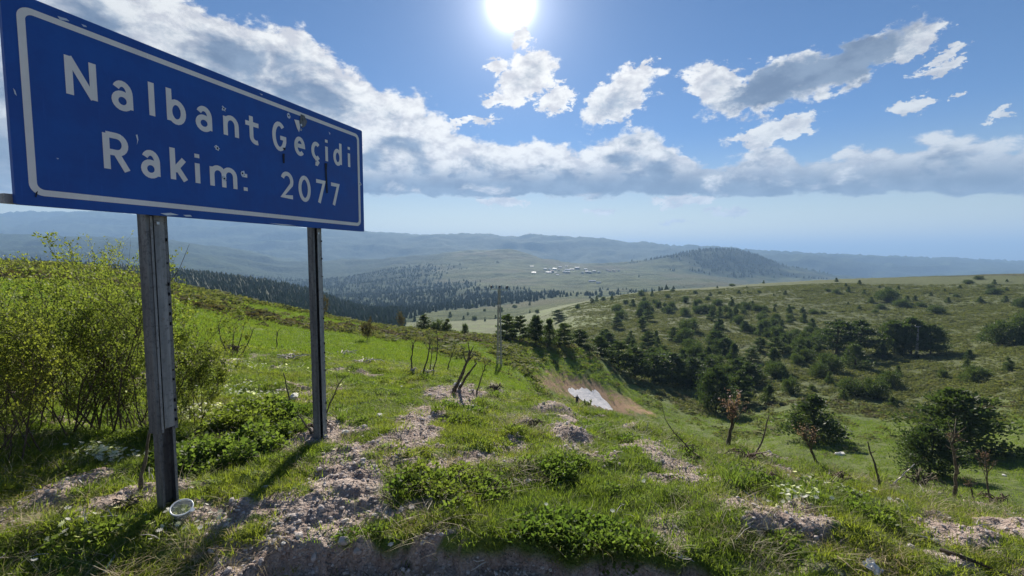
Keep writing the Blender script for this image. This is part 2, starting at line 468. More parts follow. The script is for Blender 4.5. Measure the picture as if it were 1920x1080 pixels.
def land(x, y, want_soil=False):
    x = np.asarray(x, float); y = np.asarray(y, float)
    z = base_z(x, y)
    r = np.hypot(x, y)
    near_w = 1 - sstep(r, 11, 22)
    s, h, verge = soil_mask(x, y)
    z = z + near_w * (h + 0.095 * fbm(x * 0.9, y * 0.9, 3, 31) + 0.075 * fbm(x * 2.7, y * 2.7, 3, 33)
                      + (0.012 + 0.02 * s) * fbm(x * 9, y * 9, 3, 35) + 0.016 * s * fbm(x * 30, y * 30, 2, 36))
    z = z - 0.17 * verge * near_w
    z = z + sstep(r, 11, 30) * (1 - sstep(r, 300, 600)) * (0.22 * fbm(x * .12, y * .12, 4, 41) + 0.10 * fbm(x * .6, y * .6, 3, 42))
    # shrubby humps of the far slope, ribs and gullies of the hills
    z = z + sstep(r, 90, 200) * (1 - sstep(r, 500, 900)) * (0.9 * fbm(x / 22, y / 22, 4, 43) + 0.25 * fbm(x / 3.2, y / 3.2, 3, 44))
    far = sstep(r, 500, 1500)
    rid = 1 - np.abs(fbm(x / 520, y / 520, 5, 51)) * 2.2
    z = z + far * np.minimum(r, 9000) * (0.0105 * (rid - 0.4) + 0.0022 * fbm(x / 90, y / 90, 4, 52))
    z = z - sstep(r, 3500, 9000) * 0
    if want_soil:
        return z, s
    return z

def lz(x, y):
    return float(land(np.array([float(x)]), np.array([float(y)]))[0])

def hit(px, py, lo=0.8, hi=30000.0):
    """point of the finished land seen at a pixel"""
    t, v = ray(px, py)
    ys = np.exp(np.linspace(math.log(lo), math.log(hi), 3000))
    dz = v * ys - land(t * ys, ys)
    h_ = np.nonzero(dz < 0)[0]
    i = max(int(h_[0]), 1) if len(h_) else len(ys) - 1
    y = ys[i]
    return Vector((t * y, y, lz(t * y, y)))

def at_depth(px, py, y):
    t, v = ray(px, py)
    return Vector((t * y, y, v * y))

# ------------------------------------------------------------------ materials of the land
def new_mat(name):
    m = bpy.data.materials.new(name)
    m.use_nodes = True
    m.node_tree.nodes.clear()
    return m, NT(m.node_tree)

def finish(N, shader, disp=None):
    out = N.n('ShaderNodeOutputMaterial')
    N.lk(shader, out.inputs['Surface'])

def principled(N, color, rough=0.8, spec=0.3, normal=None, metal=0.0, **kw):
    p = N.n('ShaderNodeBsdfPrincipled')
    if isinstance(color, (tuple, list)): color = (*color[:3], 1)
    N.put(p.inputs['Base Color'], color)
    N.put(p.inputs['Roughness'], rough)
    p.inputs['Specular IOR Level'].default_value = spec
    p.inputs['Metallic'].default_value = metal
    if normal is not None: N.lk(normal, p.inputs['Normal'])
    for k_, v_ in kw.items():
        N.put(p.inputs[k_.replace('_', ' ')], v_)
    return p.outputs[0]

def bump(N, h, strength, dist):
    b = N.n('ShaderNodeBump')
    b.inputs['Strength'].default_value = strength
    b.inputs['Distance'].default_value = dist
    N.lk(h, b.inputs['Height'])
    return b.outputs[0]

def attr(N, name):
    a = N.n('ShaderNodeAttribute', attribute_name=name)
    return a.outputs['Fac']

def ground_material():
    m, N = new_mat('ground_turf_and_soil')
    geo = N.n('ShaderNodeNewGeometry')
    pos = geo.outputs['Position']
    soil = attr(N, 'soil'); dry = attr(N, 'dry'); snow = attr(N, 'snow'); scrub = attr(N, 'scrub')
    a1 = N.noise(pos, 0.9, 5, .6); a2 = N.noise(pos, 9.0, 6, .65); a3 = N.noise(pos, 60.0, 3, .6); a0 = N.noise(pos, .09, 4, .6)
    green = N.mix(N.ss(a1, .38, .62), (.080, .130, .026), (.140, .190, .042))
    green = N.mix(N.ss(a2, .55, .75), green, (.20, .205, .085))
    green = N.mix(N.ss(a0, .4, .65), green, (.180, .225, .06))
    sage = N.mix(N.ss(a1, .35, .65), (.070, .085, .030), (.115, .130, .050))
    green = N.mix(scrub, green, sage)
    green = N.mix(dry, green, N.mix(N.ss(a2, .35, .65), (.33, .19, .12), (.47, .31, .19)))
    soilc = N.mix(N.ss(a2, .36, .64), (.33, .25, .21), (.52, .43, .37))
    soilc = N.mix(N.ss(a3, .3, .7), soilc, N.mix(.5, soilc, (.20, .15, .125)))
    c = N.mix(N.ss(soil, .25, .75), green, soilc)
    c = N.mix(N.ss(snow, .4, .6), c, (.90, .84, .81))
    vor = N.n('ShaderNodeTexVoronoi'); N.lk(pos, vor.inputs['Vector']); vor.inputs['Scale'].default_value = 42
    h = N.m('ADD', N.m('MULTIPLY', a2, 1.0), N.m('MULTIPLY', vor.outputs['Distance'], 0.5))
    nb = bump(N, h, 0.9, 0.035)
    hb = N.noise(pos, 1.7, 7, .7)
    b2 = N.n('ShaderNodeBump'); b2.inputs['Strength'].default_value = 0.8; b2.inputs['Distance'].default_value = .25
    N.lk(hb, b2.inputs['Height']); N.lk(nb, b2.inputs['Normal'])
    finish(N, principled(N, c, 0.92, 0.12, b2.outputs[0]))
    return m

def hills_material():
    m, N = new_mat('hill_meadow_and_forest')
    geo = N.n('ShaderNodeNewGeometry')
    pos = geo.outputs['Position']
    forest = attr(N, 'forest')
    a1 = N.noise(pos, .012, 6, .62); a2 = N.noise(pos, .05, 5, .7); a3 = N.noise(pos, .0022, 5, .6)
    green = N.mix(N.ss(a1, .4, .6), (.052, .074, .028), (.105, .128, .050))
    green = N.mix(N.ss(a3, .45, .65), green, (.11, .11, .06))
    ftex = N.mix(N.ss(a2, .4, .62), (.018, .034, .016), (.045, .075, .03))
    c = N.mix(N.ss(N.m('ADD', forest, N.m('MULTIPLY', N.m('SUBTRACT', a2, .5), .9)), .4, .6), green, ftex)
    nb = bump(N, N.noise(pos, .035, 7, .7), .9, 14.0)
    finish(N, principled(N, c, 0.95, 0.05, nb))
    return m

M_ground = ground_material()
M_hills = hills_material()

# ------------------------------------------------------------------ ground sheets
def poly_mask(x, y, poly):
    """soft inside test, poly = list of (x, y)"""
    inside = np.zeros(x.shape, bool); dmin = np.full(x.shape, 1e9)
    n = len(poly)
    for i in range(n):
        x1, y1 = poly[i]; x2, y2 = poly[(i + 1) % n]
        cond = ((y1 > y) != (y2 > y)) & (x < (x2 - x1) * (y - y1) / (y2 - y1 + 1e-12) + x1)
        inside ^= cond
        dx, dy = x2 - x1, y2 - y1
        t = np.clip(((x - x1) * dx + (y - y1) * dy) / (dx * dx + dy * dy + 1e-12), 0, 1)
        dmin = np.minimum(dmin, np.hypot(x - x1 - t * dx, y - y1 - t * dy))
    return np.where(inside, dmin, -dmin)

def gpoly(pix):
    return [gp(a, b) for a, b in pix]

SNOW = gpoly([(1066, 733), (1072, 726), (1084, 729), (1096, 727), (1104, 731), (1116, 732), (1124, 741), (1134, 752), (1152, 769), (1120, 762), (1090, 750)])
DRY = gpoly([(1000, 705), (1040, 692), (1070, 700), (1110, 712), (1150, 728), (1190, 752), (1225, 778), (1190, 785), (1140, 772), (1090, 756), (1050, 740), (1015, 722)])
TRACK = gpoly([(1840, 690), (1925, 650), (1925, 700), (1870, 728)])

def sheet(name, r_list, azs, mat, close=True):
    rr = np.asarray(r_list); A, Rr = np.meshgrid(azs, rr)
    X = np.sin(A) * Rr; Y = np.cos(A) * Rr
    Z, S = land(X.ravel(), Y.ravel(), True)
    V = np.stack([X.ravel(), Y.ravel(), Z], 1)
    nr, na = len(rr), len(azs)
    i = np.arange(nr - 1)[:, None]; j = np.arange(na - 1)[None, :]
    F = np.stack([(i * na + j), (i * na + j + 1), ((i + 1) * na + j + 1), ((i + 1) * na + j)], -1).reshape(-1, 4)[:, ::-1]
    if close:   # join the last column to the first one
        ii = np.arange(nr - 1)
        F2 = np.stack([ii * na + na - 1, ii * na, (ii + 1) * na, (ii + 1) * na + na - 1], -1)[:, ::-1]
        F = np.concatenate([F, F2])
    o = link_mesh(name, V, F, mat, smooth=True)
    return o, X.ravel(), Y.ravel(), Z, S

def fattr(o, name, vals):
    a = o.data.attributes.new(name, 'FLOAT', 'POINT')
    a.data.foreach_set('value', np.asarray(vals, dtype=np.float32))

AZF = np.radians(np.concatenate([np.arange(-180, -56, 4.0), np.arange(-56, 56, 0.19), np.arange(56, 179, 4.0)]))
r1 = np.concatenate([[0.3, 0.8, 1.2, 1.5], np.exp(np.arange(math.log(1.7), math.log(13), 0.0075)), np.exp(np.arange(math.log(13), math.log(520), 0.013))])
SPLIT = 520.0
r1 = np.append(r1[r1 < SPLIT * 0.99], SPLIT)
ground, gx, gy, gz, gs = sheet('ground', r1, AZF, M_ground)
tag(ground, kind='structure')
gr = np.hypot(gx, gy)
fattr(ground, 'soil', gs * (1 - sstep(gr, 11, 16)))
wob = 0.8 * fbm(gx * .5, gy * .5, 3, 61)
fattr(ground, 'snow', np.where(gy > 0, sstep(poly_mask(gx, gy, SNOW) + wob * 0.5, -.15, .25), 0))
fattr(ground, 'dry', np.where(gy > 0, sstep(poly_mask(gx, gy, DRY) + 4.5 * wob + 2.0 * fbm(gx * 2, gy * .6, 3, 66), -1.5, 2.8) * .92, 0))
far_slope = sstep(gr, 95, 150)
left_edge = sstep(gr, 34, 60) * sstep(-gx, 2, 14)
fattr(ground, 'scrub', np.clip(far_slope * (0.75 + 0.6 * fbm(gx / 18, gy / 18, 3, 63)) + left_edge * .6 * sstep(fbm(gx / 5, gy / 5, 3, 64), -.1, .3) + .6 * sstep(gr, 22, 40) * sstep(gx / np.maximum(gy, 1), .12, .45) * (gy > 0), 0, 1))

r2 = np.concatenate([[SPLIT], np.exp(np.arange(math.log(528), math.log(11000), 0.0125)), np.exp(np.arange(math.log(11000), math.log(44000), 0.06)), [44000.0]])
hills, hx, hy, hz_, _s = sheet('hills', r2, AZF, M_hills)
tag(hills, kind='structure')
hr = np.hypot(hx, hy)

def px_of(x, y):
    return 960 + FPX * x / np.maximum(y, 1e-3)

def forest_amount(x, y):
    """1 where woods stand on the hills"""
    r = np.hypot(x, y); u = np.where(y > 0, x / np.maximum(y, 1e-6), np.sign(x) * 3)
    n = fbm(x / 230, y / 230, 4, 71) * .9 + fbm(x / 60, y / 60, 3, 72) * .35
    left = 1 - sstep(u + .25 * n, -0.34, -0.04)
    f = left * (0.95 + n * .5)
    # wooded bands below and above the pale meadows in the middle
    mid = 1 - left
    rj = r + 420 * fbm(x / 300 + 3, y / 300, 4, 73)
    band = np.exp(-((rj - 1080) / 250) ** 2) * .75 * (1 - sstep(u + .2 * n, -.05, .22)) + np.exp(-((rj - 1500) / 200) ** 2) * .35 * (1 - sstep(u, -.08, .06))
    f = f + mid * (band + n * .9 + .22)
    # village meadow stays open
    f = f - 1.2 * np.exp(-(((u - .12) / .16) ** 2) - ((r - 2100) / 600) ** 2)
    f = f + 1.3 * np.exp(-(((u - .46) / .13) ** 2) - ((r - 3200) / 750) ** 2)        # the dark wooded hill on the right
    f = f + 1.0 * sstep(r, 3300, 4800)
    f = f - 0.9 * np.exp(-(((u + .04) / .14) ** 2) - ((r - 560) / 170) ** 2)
    return np.clip(f, 0, 1)

fattr(hills, 'forest', forest_amount(hx, hy))

# ------------------------------------------------------------------ haze
def make_haze():
    m = bpy.data.materials.new('haze_air'); m.use_nodes = True
    nt = m.node_tree; nt.nodes.clear()
    pv = nt.nodes.new('ShaderNodeVolumePrincipled')
    pv.inputs['Color'].default_value = (0.37, 0.60, 0.95, 1)
    pv.inputs['Density'].default_value = HAZE_D
    pv.inputs['Anisotropy'].default_value = 0.1
    out = nt.nodes.new('ShaderNodeOutputMaterial')
    nt.links.new(pv.outputs[0], out.inputs['Volume'])
    lo, hi, s = -1100.0, 700.0, 46000.0
    v = [(-s, -s, lo), (s, -s, lo), (s, s, lo), (-s, s, lo), (-s, -s, hi), (s, -s, hi), (s, s, hi), (-s, s, hi)]
    f = [(0, 3, 2, 1), (4, 5, 6, 7), (0, 1, 5, 4), (1, 2, 6, 5), (2, 3, 7, 6), (3, 0, 4, 7)]
    o = link_mesh('haze', v, f, m)
    tag(o, kind='stuff')
HAZE_D = 1.0 / 7000
make_haze()

# ------------------------------------------------------------------ road sign on two steel posts
def flat_mat(name, c, rough=.5, spec=.4, metal=0.0):
    m, N = new_mat(name)
    finish(N, principled(N, c, rough, spec, metal=metal))
    return m

def painted_mat(name, c, c2, rough=.38):
    m, N = new_mat(name)
    pos = N.n('ShaderNodeTexCoord').outputs['Object']
    w = N.noise(pos, 3.2, 6, .65); f = N.noise(pos, 38, 5, .7)
    sc = N.n('ShaderNodeMapping'); N.lk(pos, sc.inputs['Vector']); sc.inputs['Scale'].default_value = (30, 30, 1.6)
    st = N.noise(sc.outputs[0], 2.2, 4, .6)
    k1 = N.mix(N.ss(w, .35, .68), c, c2)
    k1 = N.mix(N.m('MULTIPLY', N.ss(st, .56, .75), .35), k1, tuple(min(1, v * 1.5 + .015) for v in c))
    k1 = N.mix(N.ss(f, .74, .80), k1, (.42, .43, .44))
    nb = bump(N, w, .15, .01)
    finish(N, principled(N, k1, N.ss(w, .3, .7, rough, rough + .22), .4, nb))
    return m

def steel_mat(name='galvanised_steel', c1=(.20, .21, .225), c2=(.33, .34, .355)):
    m, N = new_mat(name)
    pos = N.n('ShaderNodeTexCoord').outputs['Object']
    sc = N.n('ShaderNodeMapping'); N.lk(pos, sc.inputs['Vector']); sc.inputs['Scale'].default_value = (18, 18, 1.5)
    w = N.noise(sc.outputs[0], 1.0, 6, .7); g = N.noise(pos, 40, 5, .7)
    c = N.mix(N.ss(w, .35, .65), c1, c2)
    c = N.mix(N.ss(g, .5, .72), c, tuple(v * .7 for v in c1))
    rust = N.ss(N.noise(pos, 9, 6, .7), .66, .76)
    c = N.mix(rust, c, (.16, .075, .04))
    finish(N, principled(N, c, N.ss(g, .3, .7, .45, .7), .5, bump(N, g, .25, .004), metal=.35))
    return m

M_blue = painted_mat('sign_blue', (.004, .060, .32), (.010, .090, .40))
M_white = painted_mat('sign_white_film', (.74, .73, .73), (.82, .81, .80), .5)
M_steel = steel_mat()
M_steel_dark = steel_mat('weathered_channel_steel', (.09, .095, .105), (.20, .21, .225))
M_bare = flat_mat('bare_metal', (.55, .57, .60), .35, .5, .6)
M_black = flat_mat('dark_marks', (.006, .008, .02), .6)
M_hole = flat_mat('punched_hole_dark', (.012, .012, .014), .9, .1)

def build_sign():
    # the panel stands in a vertical plane from its left edge to its right edge
    BL = at_depth(30, 386, 2.135); BR = at_depth(683, 433, 4.52)
    TR = at_depth(682, 244, 4.52)
    e = (Vector((BR.x - BL.x, BR.y - BL.y, 0))); WID = e.length; e.normalize()
    n = Vector((e.y, -e.x, 0))                # faces the viewer
    if n.dot(-BL) < 0: n = -n
    zb = (BL.z + BR.z) / 2
    HGT = TR.z - BR.z
    root = empty('road_sign', (BL.x, BL.y, zb))
    tag(root, 'blue road sign with white lettering Nalbant Geçidi Rakim 2077 on two steel posts', 'road sign')
    rot = Matrix((( e.x, n.x, 0, 0), (e.y, n.y, 0, 0), (0, 0, 1, 0), (0, 0, 0, 1)))
    # local frame: x along the panel, y towards the viewer, z up
    rm = Matrix.Rotation(math.atan2(e.y, e.x), 4, 'Z')
    root.rotation_euler = (0, 0, math.atan2(e.y, e.x))
    # in this frame the viewer is on the side -y (or +y): find out
    sy = (rm.inverted() @ n.to_4d()).y
    sy = 1.0 if sy > 0 else -1.0

    def st(px, py, off=0.0):
        """sign coordinates of a picture point"""
        t, v = ray(px, py)
        d = Vector((t, 1, v))
        o = Vector((BL.x, BL.y, zb)) + n * off
        s = o.dot(n) / d.dot(n)
        p = d * s - o
        return p.dot(e), p.z

    def part(name, verts, faces, mat, smooth=False):
        o = link_mesh(name, verts, faces, mat, root, smooth)
        return o

    def rounded(x0, x1, z0, z1, r, k=6):
        pts = []
        for cx, cz, a0 in ((x1 - r, z1 - r, 0), (x0 + r, z1 - r, 90), (x0 + r, z0 + r, 180), (x1 - r, z0 + r, 270)):
            for i in range(k + 1):
                a = math.radians(a0 + 90 * i / k)
                pts.append((cx + r * math.cos(a), cz + r * math.sin(a)))
        return pts

    def slab(name, outline, y0, y1, mat):
        k_ = len(outline)
        v = [(p[0], y0, p[1]) for p in outline] + [(p[0], y1, p[1]) for p in outline]
        f = [tuple(range(k_)), tuple(range(2 * k_ - 1, k_ - 1, -1))] + [(i, k_ + i, k_ + (i + 1) % k_, (i + 1) % k_) for i in range(k_)]
        return part(name, v, f, mat)

    # sheet metal panel whose rim is folded to the back; it bellies slightly
    slab('panel', rounded(0, WID, 0, HGT, .012), sy * 0.0, sy * -0.022, M_blue)
    # white border line, a closed ring with rounded corners
    bo = .050
    o1 = rounded(bo, WID - bo, bo, HGT - bo, .055, 8); o2 = rounded(bo + .030, WID - bo - .030, bo + .030, HGT - bo - .030, .03, 8)
    k_ = len(o1)
    v = [(p[0], sy * .0016, p[1]) for p in o1] + [(p[0], sy * .0016, p[1]) for p in o2]
    part('border_line', v, [(i, (i + 1) % k_, k_ + (i + 1) % k_, k_ + i) for i in range(k_)], M_white)

    # ---- lettering: strokes of even width, one mesh per letter
    def arc(cx, cz, rx, rz, a0, a1, k=14):
        return [(cx + rx * math.cos(math.radians(a0 + (a1 - a0) * i / k)), cz + rz * math.sin(math.radians(a0 + (a1 - a0) * i / k))) for i in range(k + 1)]
    w = .5
    bowl_a = lambda: [arc(.30, .30, .27, .27, 0, 360, 22), [(.57, .0), (.57, .36)] + arc(.33, .36, .24, .25, 0, 140, 9)]
    G = {
        'N': [[(0, 0), (0, 1)], [(0, .98), (.66, .02)], [(.66, 0), (.66, 1)]],
        'a': [[(.50, 0), (.50, .42)] + arc(.26, .42, .24, .27, 0, 150, 10), arc(.25, .20, .25, .20, 0, 360, 20)],
        'l': [[(0, 0), (0, 1)]],
        'b': [[(0, 0), (0, 1)], arc(.27, .31, .27, .31, 0, 360, 22)],
        'n': [[(0, 0), (0, .66)], [(0, .38)] + arc(.25, .39, .25, .26, 180, 0, 12) + [(.5, 0)]],
        't': [[(.16, .95), (.16, .2)] + arc(.34, .2, .18, .2, 180, 290, 7), [(-.06, .66), (.44, .66)]],
        'G': [arc(.40, .50, .40, .5, 48, 340, 22) + [(.78, .34), (.78, .46), (.45, .46)]],
        'e': [[(.02, .35), (.55, .35)] + arc(.285, .33, .265, .32, 5, 315, 20)],
        'c': [arc(.28, .33, .28, .32, 50, 310, 18)],
        'i': [[(0, 0), (0, .66)], [(0, .84), (0, .97)]],
        'd': [[(.54, 0), (.54, 1)], arc(.27, .31, .27, .31, 0, 360, 22)],
        'R': [[(0, 0), (0, 1)], [(0, .97), (.34, .97)] + arc(.34, .73, .26, .24, 90, -90, 10) + [(0, .49)], [(.30, .49), (.64, 0)]],
        'k': [[(0, 0), (0, 1)], [(.04, .28), (.42, .68)], [(.16, .38), (.46, 0)]],
        'm': [[(0, 0), (0, .66)], [(0, .40)] + arc(.20, .42, .20, .23, 180, 0, 10) + [(.40, 0)], [(.40, .40)] + arc(.60, .42, .20, .23, 180, 0, 10) + [(.80, 0)]],
        ':': [[(0, 0), (0, .13)], [(0, .50), (0, .63)]],
        '2': [arc(.29, .69, .27, .29, 160, -30, 13) + [(.02, .04), (.60, .04)]],
        '0': [arc(.30, .5, .29, .48, 0, 360, 24)],
        '7': [[(0, .96), (.56, .96), (.18, 0)]],
    }
    G['ç'] = G['c'] + [[(.28, .0), (.28, -.1)], [(.30, -.1), (.38, -.16), (.30, -.24), (.18, -.23)]]
    M_letter = M_white

    def stroke_mesh(paths, hw):
        V, F = [], []
        for lay_i, p in enumerate(paths):
            closed = len(p) > 3 and math.dist(p[0], p[-1]) < 1e-5
            q = p[:-1] if closed else p
            k2 = len(q); base = len(V)
            for i in range(k2):
                a = q[(i - 1) % k2] if (closed or i > 0) else q[i]
                b = q[(i + 1) % k2] if (closed or i < k2 - 1) else q[i]
                d1 = Vector((q[i][0] - a[0], q[i][1] - a[1])); d2 = Vector((b[0] - q[i][0], b[1] - q[i][1]))
                if d1.length < 1e-9: d1 = d2.copy()
                if d2.length < 1e-9: d2 = d1.copy()
                d1.normalize(); d2.normalize()
                t = (d1 + d2)
                if t.length < .3: t = d1
                t.normalize()
                nn = Vector((-t.y, t.x))
                mi = min(1 / max(nn.dot(Vector((-d1.y, d1.x))), .4), 1.6)
                up_ = lay_i * .00035 + (.00018 if (i > k2 * .7 and len(q) > 6 and not closed) else 0)
                V.append((q[i][0] + nn.x * hw * mi, q[i][1] + nn.y * hw * mi, up_))
                V.append((q[i][0] - nn.x * hw * mi, q[i][1] - nn.y * hw * mi, up_))
            for i in range(k2 if closed else k2 - 1):
                j = (i + 1) % k2
                F.append((base + 2 * i, base + 2 * j, base + 2 * j + 1, base + 2 * i + 1))
        return V, F

    # (letter, picture point of its foot left, right, cap height in sign metres)
    line1 = [('N', 124, 178, 183, 190), ('a', 210, 206, 250, 207), ('l', 282, 217, 289, 217), ('b', 313, 222, 349, 230), ('a', 367, 240, 398, 245),
             ('n', 419, 250, 448, 260), ('t', 457, 262, 489, 269), ('G', 511, 276, 537, 280), ('e', 552, 284, 572, 290), ('ç', 584, 300, 600, 302),
             ('i', 611, 302, 614, 302), ('d', 625, 308, 641, 311), ('i', 653, 314, 656, 314)]
    line2 = [('R', 195, 318, 245, 324), ('a', 265, 330, 301, 332), ('k', 320, 335, 353, 340), ('i', 369, 341, 373, 341), ('m', 394, 346, 445, 355), (':', 459, 356, 462, 356),
             ('2', 527, 370, 552, 373), ('0', 560, 374, 583, 378), ('7', 591, 379, 611, 383), ('7', 619, 384, 637, 386)]
    for line, zline, cap in ((line1, None, .190), (line2, None, .190)):
        # one straight base line for each row of letters
        ss_ = [st((a + c) / 2, (b + d) / 2) for _l, a, b, c, d in line if _l not in 'ç']
        A = np.polyfit([q[0] for q in ss_], [q[1] for q in ss_], 1)
        for ch, a, b, c, d in line:
            s0, z0 = st(a, b); s1, z1 = st(c, d)
            zb0 = float(np.polyval(A, (s0 + s1) / 2))
            hw = .0160
            gl = G[ch]
            xs = [p[0] for pp in gl for p in pp]
            wx = max(xs) - min(xs)
            capz = cap * (1.0 if ch not in '207' else 1.0)
            if wx < .02:
                tgt = 0; sx = 1
            else:
                tgt = (s1 - s0) - 2 * hw
                sx = tgt / wx
            cx = (s0 + s1) / 2
            mx = (max(xs) + min(xs)) / 2
            hz2 = capz - 2 * hw * 0
            paths = [[(cx + (p[0] - mx) * sx, zb0 + p[1] * hz2) for p in pp] for pp in gl]
            V, F = stroke_mesh(paths, hw)
            lay = .0018
            if ch == ':':      # the two dots are pieces of their own
                part('dot', [(x, sy * (lay + u_), z) for x, z, u_ in V[:4]], F[:1], M_letter)
                part('dot', [(x, sy * (lay + u_), z) for x, z, u_ in V[4:]], [tuple(i - 4 for i in F[1])], M_letter)
                continue
            o = part('letter', [(x, sy * (lay + u_), z) for x, z, u_ in V], F, M_letter)
    # ---- bullet dents: flaked film round a small puncture
    def dent(px, py, r, seed, light=False):
        s, z = st(px, py)
        rr = random.Random(seed)
        k_ = 13
        V = [(s, sy * .0030, z)]
        for i in range(k_):
            a = 2 * math.pi * i / k_
            q = r * rr.uniform(.55, 1.25)
            V.append((s + q * math.cos(a), sy * .0028, z + q * math.sin(a)))
        o = part('dent', V, [(0, 1 + i, 1 + (i + 1) % k_) for i in range(k_)], M_bare)
        V = []; F = []
        for (ox, oz, r2) in ((0, 0, r * .35), (r * .7, -r * .5, r * .16), (-r * .6, r * .4, r * .14)):
            b_ = len(V)
            for i in range(9):
                a = 2 * math.pi * i / 9
                V.append((s + ox + r2 * rr.uniform(.7, 1.2) * math.cos(a), sy * .0036, z + oz + r2 * rr.uniform(.7, 1.2) * math.sin(a)))
            F.append(tuple(range(b_, b_ + 9)))
        h_ = link_mesh('puncture', V, F, M_bare if light else M_hole, o)
    for i, (px, py, r) in enumerate([(419, 204, .017), (541, 217, .020), (407, 278, .020), (420, 335, .020), (454, 325, .022), (564, 243, .012), (675, 345, .016)]):
        dent(px, py, r, 40 + i)
    # the big torn flap over the G
    for pts_, mt in (([(551, 224), (560, 226), (562, 240), (560, 248), (556, 240)], M_white),
                     ([(563, 214), (570, 217), (575, 228), (572, 236), (566, 240), (561, 230)], M_steel_dark), ([(562, 233), (565, 232), (566, 236), (563, 237)], M_bare)):
        V = [(*st(a, b),) for a, b in pts_]
        part('torn_film', [(x, sy * (.0042 if mt is M_white else .0050 if mt is not M_bare else .0060), z) for x, z in V], [tuple(range(len(V)))], mt)
    # scuffs along the rim and pale scratches
    for pts_ in ([(107, 30), (124, 35), (130, 40), (112, 37)], [(152, 45), (160, 48), (163, 51), (156, 50)], [(300, 400), (320, 399), (335, 403), (312, 404)], [(343, 403), (356, 403), (360, 406), (348, 406)],
                 [(503, 418), (540, 421), (555, 423), (530, 422)], [(254, 253), (257, 252), (259, 262), (256, 272), (257, 263)], [(105, 296), (110, 297), (108, 299)], [(616, 247), (619, 250), (618, 253)],
                 [(486, 175), (492, 177), (491, 179)], [(24, 165), (28, 170), (31, 180), (27, 176)]):
        V = [(*st(a, b),) for a, b in pts_]
        part('scuff', [(x, sy * .0024, z) for x, z in V], [tuple(range(len(V)))], M_bare)
    # dark runs below the dents
    for pts_ in ([(529, 288), (533, 288), (533, 306), (530, 306)], [(608, 306), (613, 306), (612, 320), (613, 340), (614, 362), (611, 362), (610, 340), (609, 320)], [(529, 277), (535, 277), (534, 282), (531, 281)],
                 [(66, 361), (70, 358), (69, 363), (67, 371), (65, 369)]):
        V = [(*st(a, b),) for a, b in pts_]
        part('dark_run', [(x, sy * .0046, z) for x, z in V], [tuple(range(len(V)))], M_black)

    # ---- support rails at the back, the lower one sticks out on the left
    def box(name, x0, x1, y0, y1, z0, z1, mat, par=None):
        v = [(x0, y0, z0), (x1, y0, z0), (x1, y1, z0), (x0, y1, z0), (x0, y0, z1), (x1, y0, z1), (x1, y1, z1), (x0, y1, z1)]
        return link_mesh(name, v, [(0, 3, 2, 1), (4, 5, 6, 7), (0, 1, 5, 4), (1, 2, 6, 5), (2, 3, 7, 6), (3, 0, 4, 7)], mat, par or root)
    for z0 in (.004, HGT - .2, HGT * .48):
        box('support_rail', -.028 if z0 < .1 else .02, WID - .02, sy * -.024, sy * -.062, z0, z0 + .045, M_steel)
    # ---- posts: open channels with flanges
    def channel(name, s, wdt, dep, thick, y_front, zt, zlo, mat, slots=True, par=None):
        # cross-section of a hat channel: web to the back, two side walls, lips to the front
        hw2 = wdt / 2; lip = wdt * .16
        sec_o = [(-hw2 - 0, 0), (-hw2 + lip, 0), (-hw2 + lip, -thick), (-hw2 + thick, -thick), (-hw2 + thick, -dep + thick), (hw2 - thick, -dep + thick),
                 (hw2 - thick, -thick), (hw2 - lip, -thick), (hw2 - lip, 0), (hw2, 0), (hw2, -dep), (-hw2, -dep)]
        # swap: make it open to the left rear so that web and one flange are in view
        V = [(s + a, sy * (y_front + b), zlo) for a, b in sec_o] + [(s + a, sy * (y_front + b), zt) for a, b in sec_o]
        k_ = len(sec_o)
        F = [(i, (i + 1) % k_, k_ + (i + 1) % k_, k_ + i) for i in range(k_)]
        o = link_mesh(name, V, F, mat, par or root)
        return o
    def post(px_top, py_top, px_foot, py_foot, w1, double):
        s0, _ = st(px_top, py_top, -.11)
        # ground below the post
        p = Vector((BL.x, BL.y, 0)) + e * s0 - n * .11
        zg = lz(p.x, p.y) - zb - .12
        if double:
            zj = st(310, 810, -.06)[1]
            channel('post', s0, w1 * .88, .055, .004, -.070, HGT - .05, zg, M_steel_dark)
            sl = channel('post_sleeve', s0, w1 * 1.12, .075, .004, -.062, HGT - .06, zj, M_steel_dark)
            par = sl; zlo = zj
            box('web_plate', s0 - w1 * .15, s0 + w1 * .56, sy * -.062, sy * -.065, zj + .02, HGT - .06, M_steel, sl)
            box('flange_strip', s0 - w1 * .36, s0 - w1 * .24, sy * -.057, sy * -.0615, zj, -.002, M_steel, sl)
        else:
            sl = channel('post', s0, w1, .065, .004, -.065, HGT - .05, zg, M_steel_dark)
            box('web_plate', s0 - w1 * .02, s0 + w1 * .5, sy * -.0645, sy * -.068, zg, -.002, M_steel, sl)
            zlo = zg + .2
        # slots punched in a row
        z = zlo + .05
        i = 0
        while z < -.05:
            if R.random() < .45: z += .075; continue
            box('slot', s0 + w1 * .40, s0 + w1 * .47, sy * -.0555, sy * -.0612 if double else sy * -.0640, z, z + R.choice([.008, .014, .020]), M_hole, sl)
            z += .062 * (1 if double else 1.3); i += 1
        for zz in (.02, -.03):
            box('bolt', s0 - .008, s0 + .008, sy * .0 if False else sy * -.063, sy * -.050, zz - .02, zz - .004, M_bare, sl)
    post(283, 404, 310, 965, .110, True)
    post(587, 429, 597, 828, .098, False)
    return root, st
sign, sign_st = build_sign()

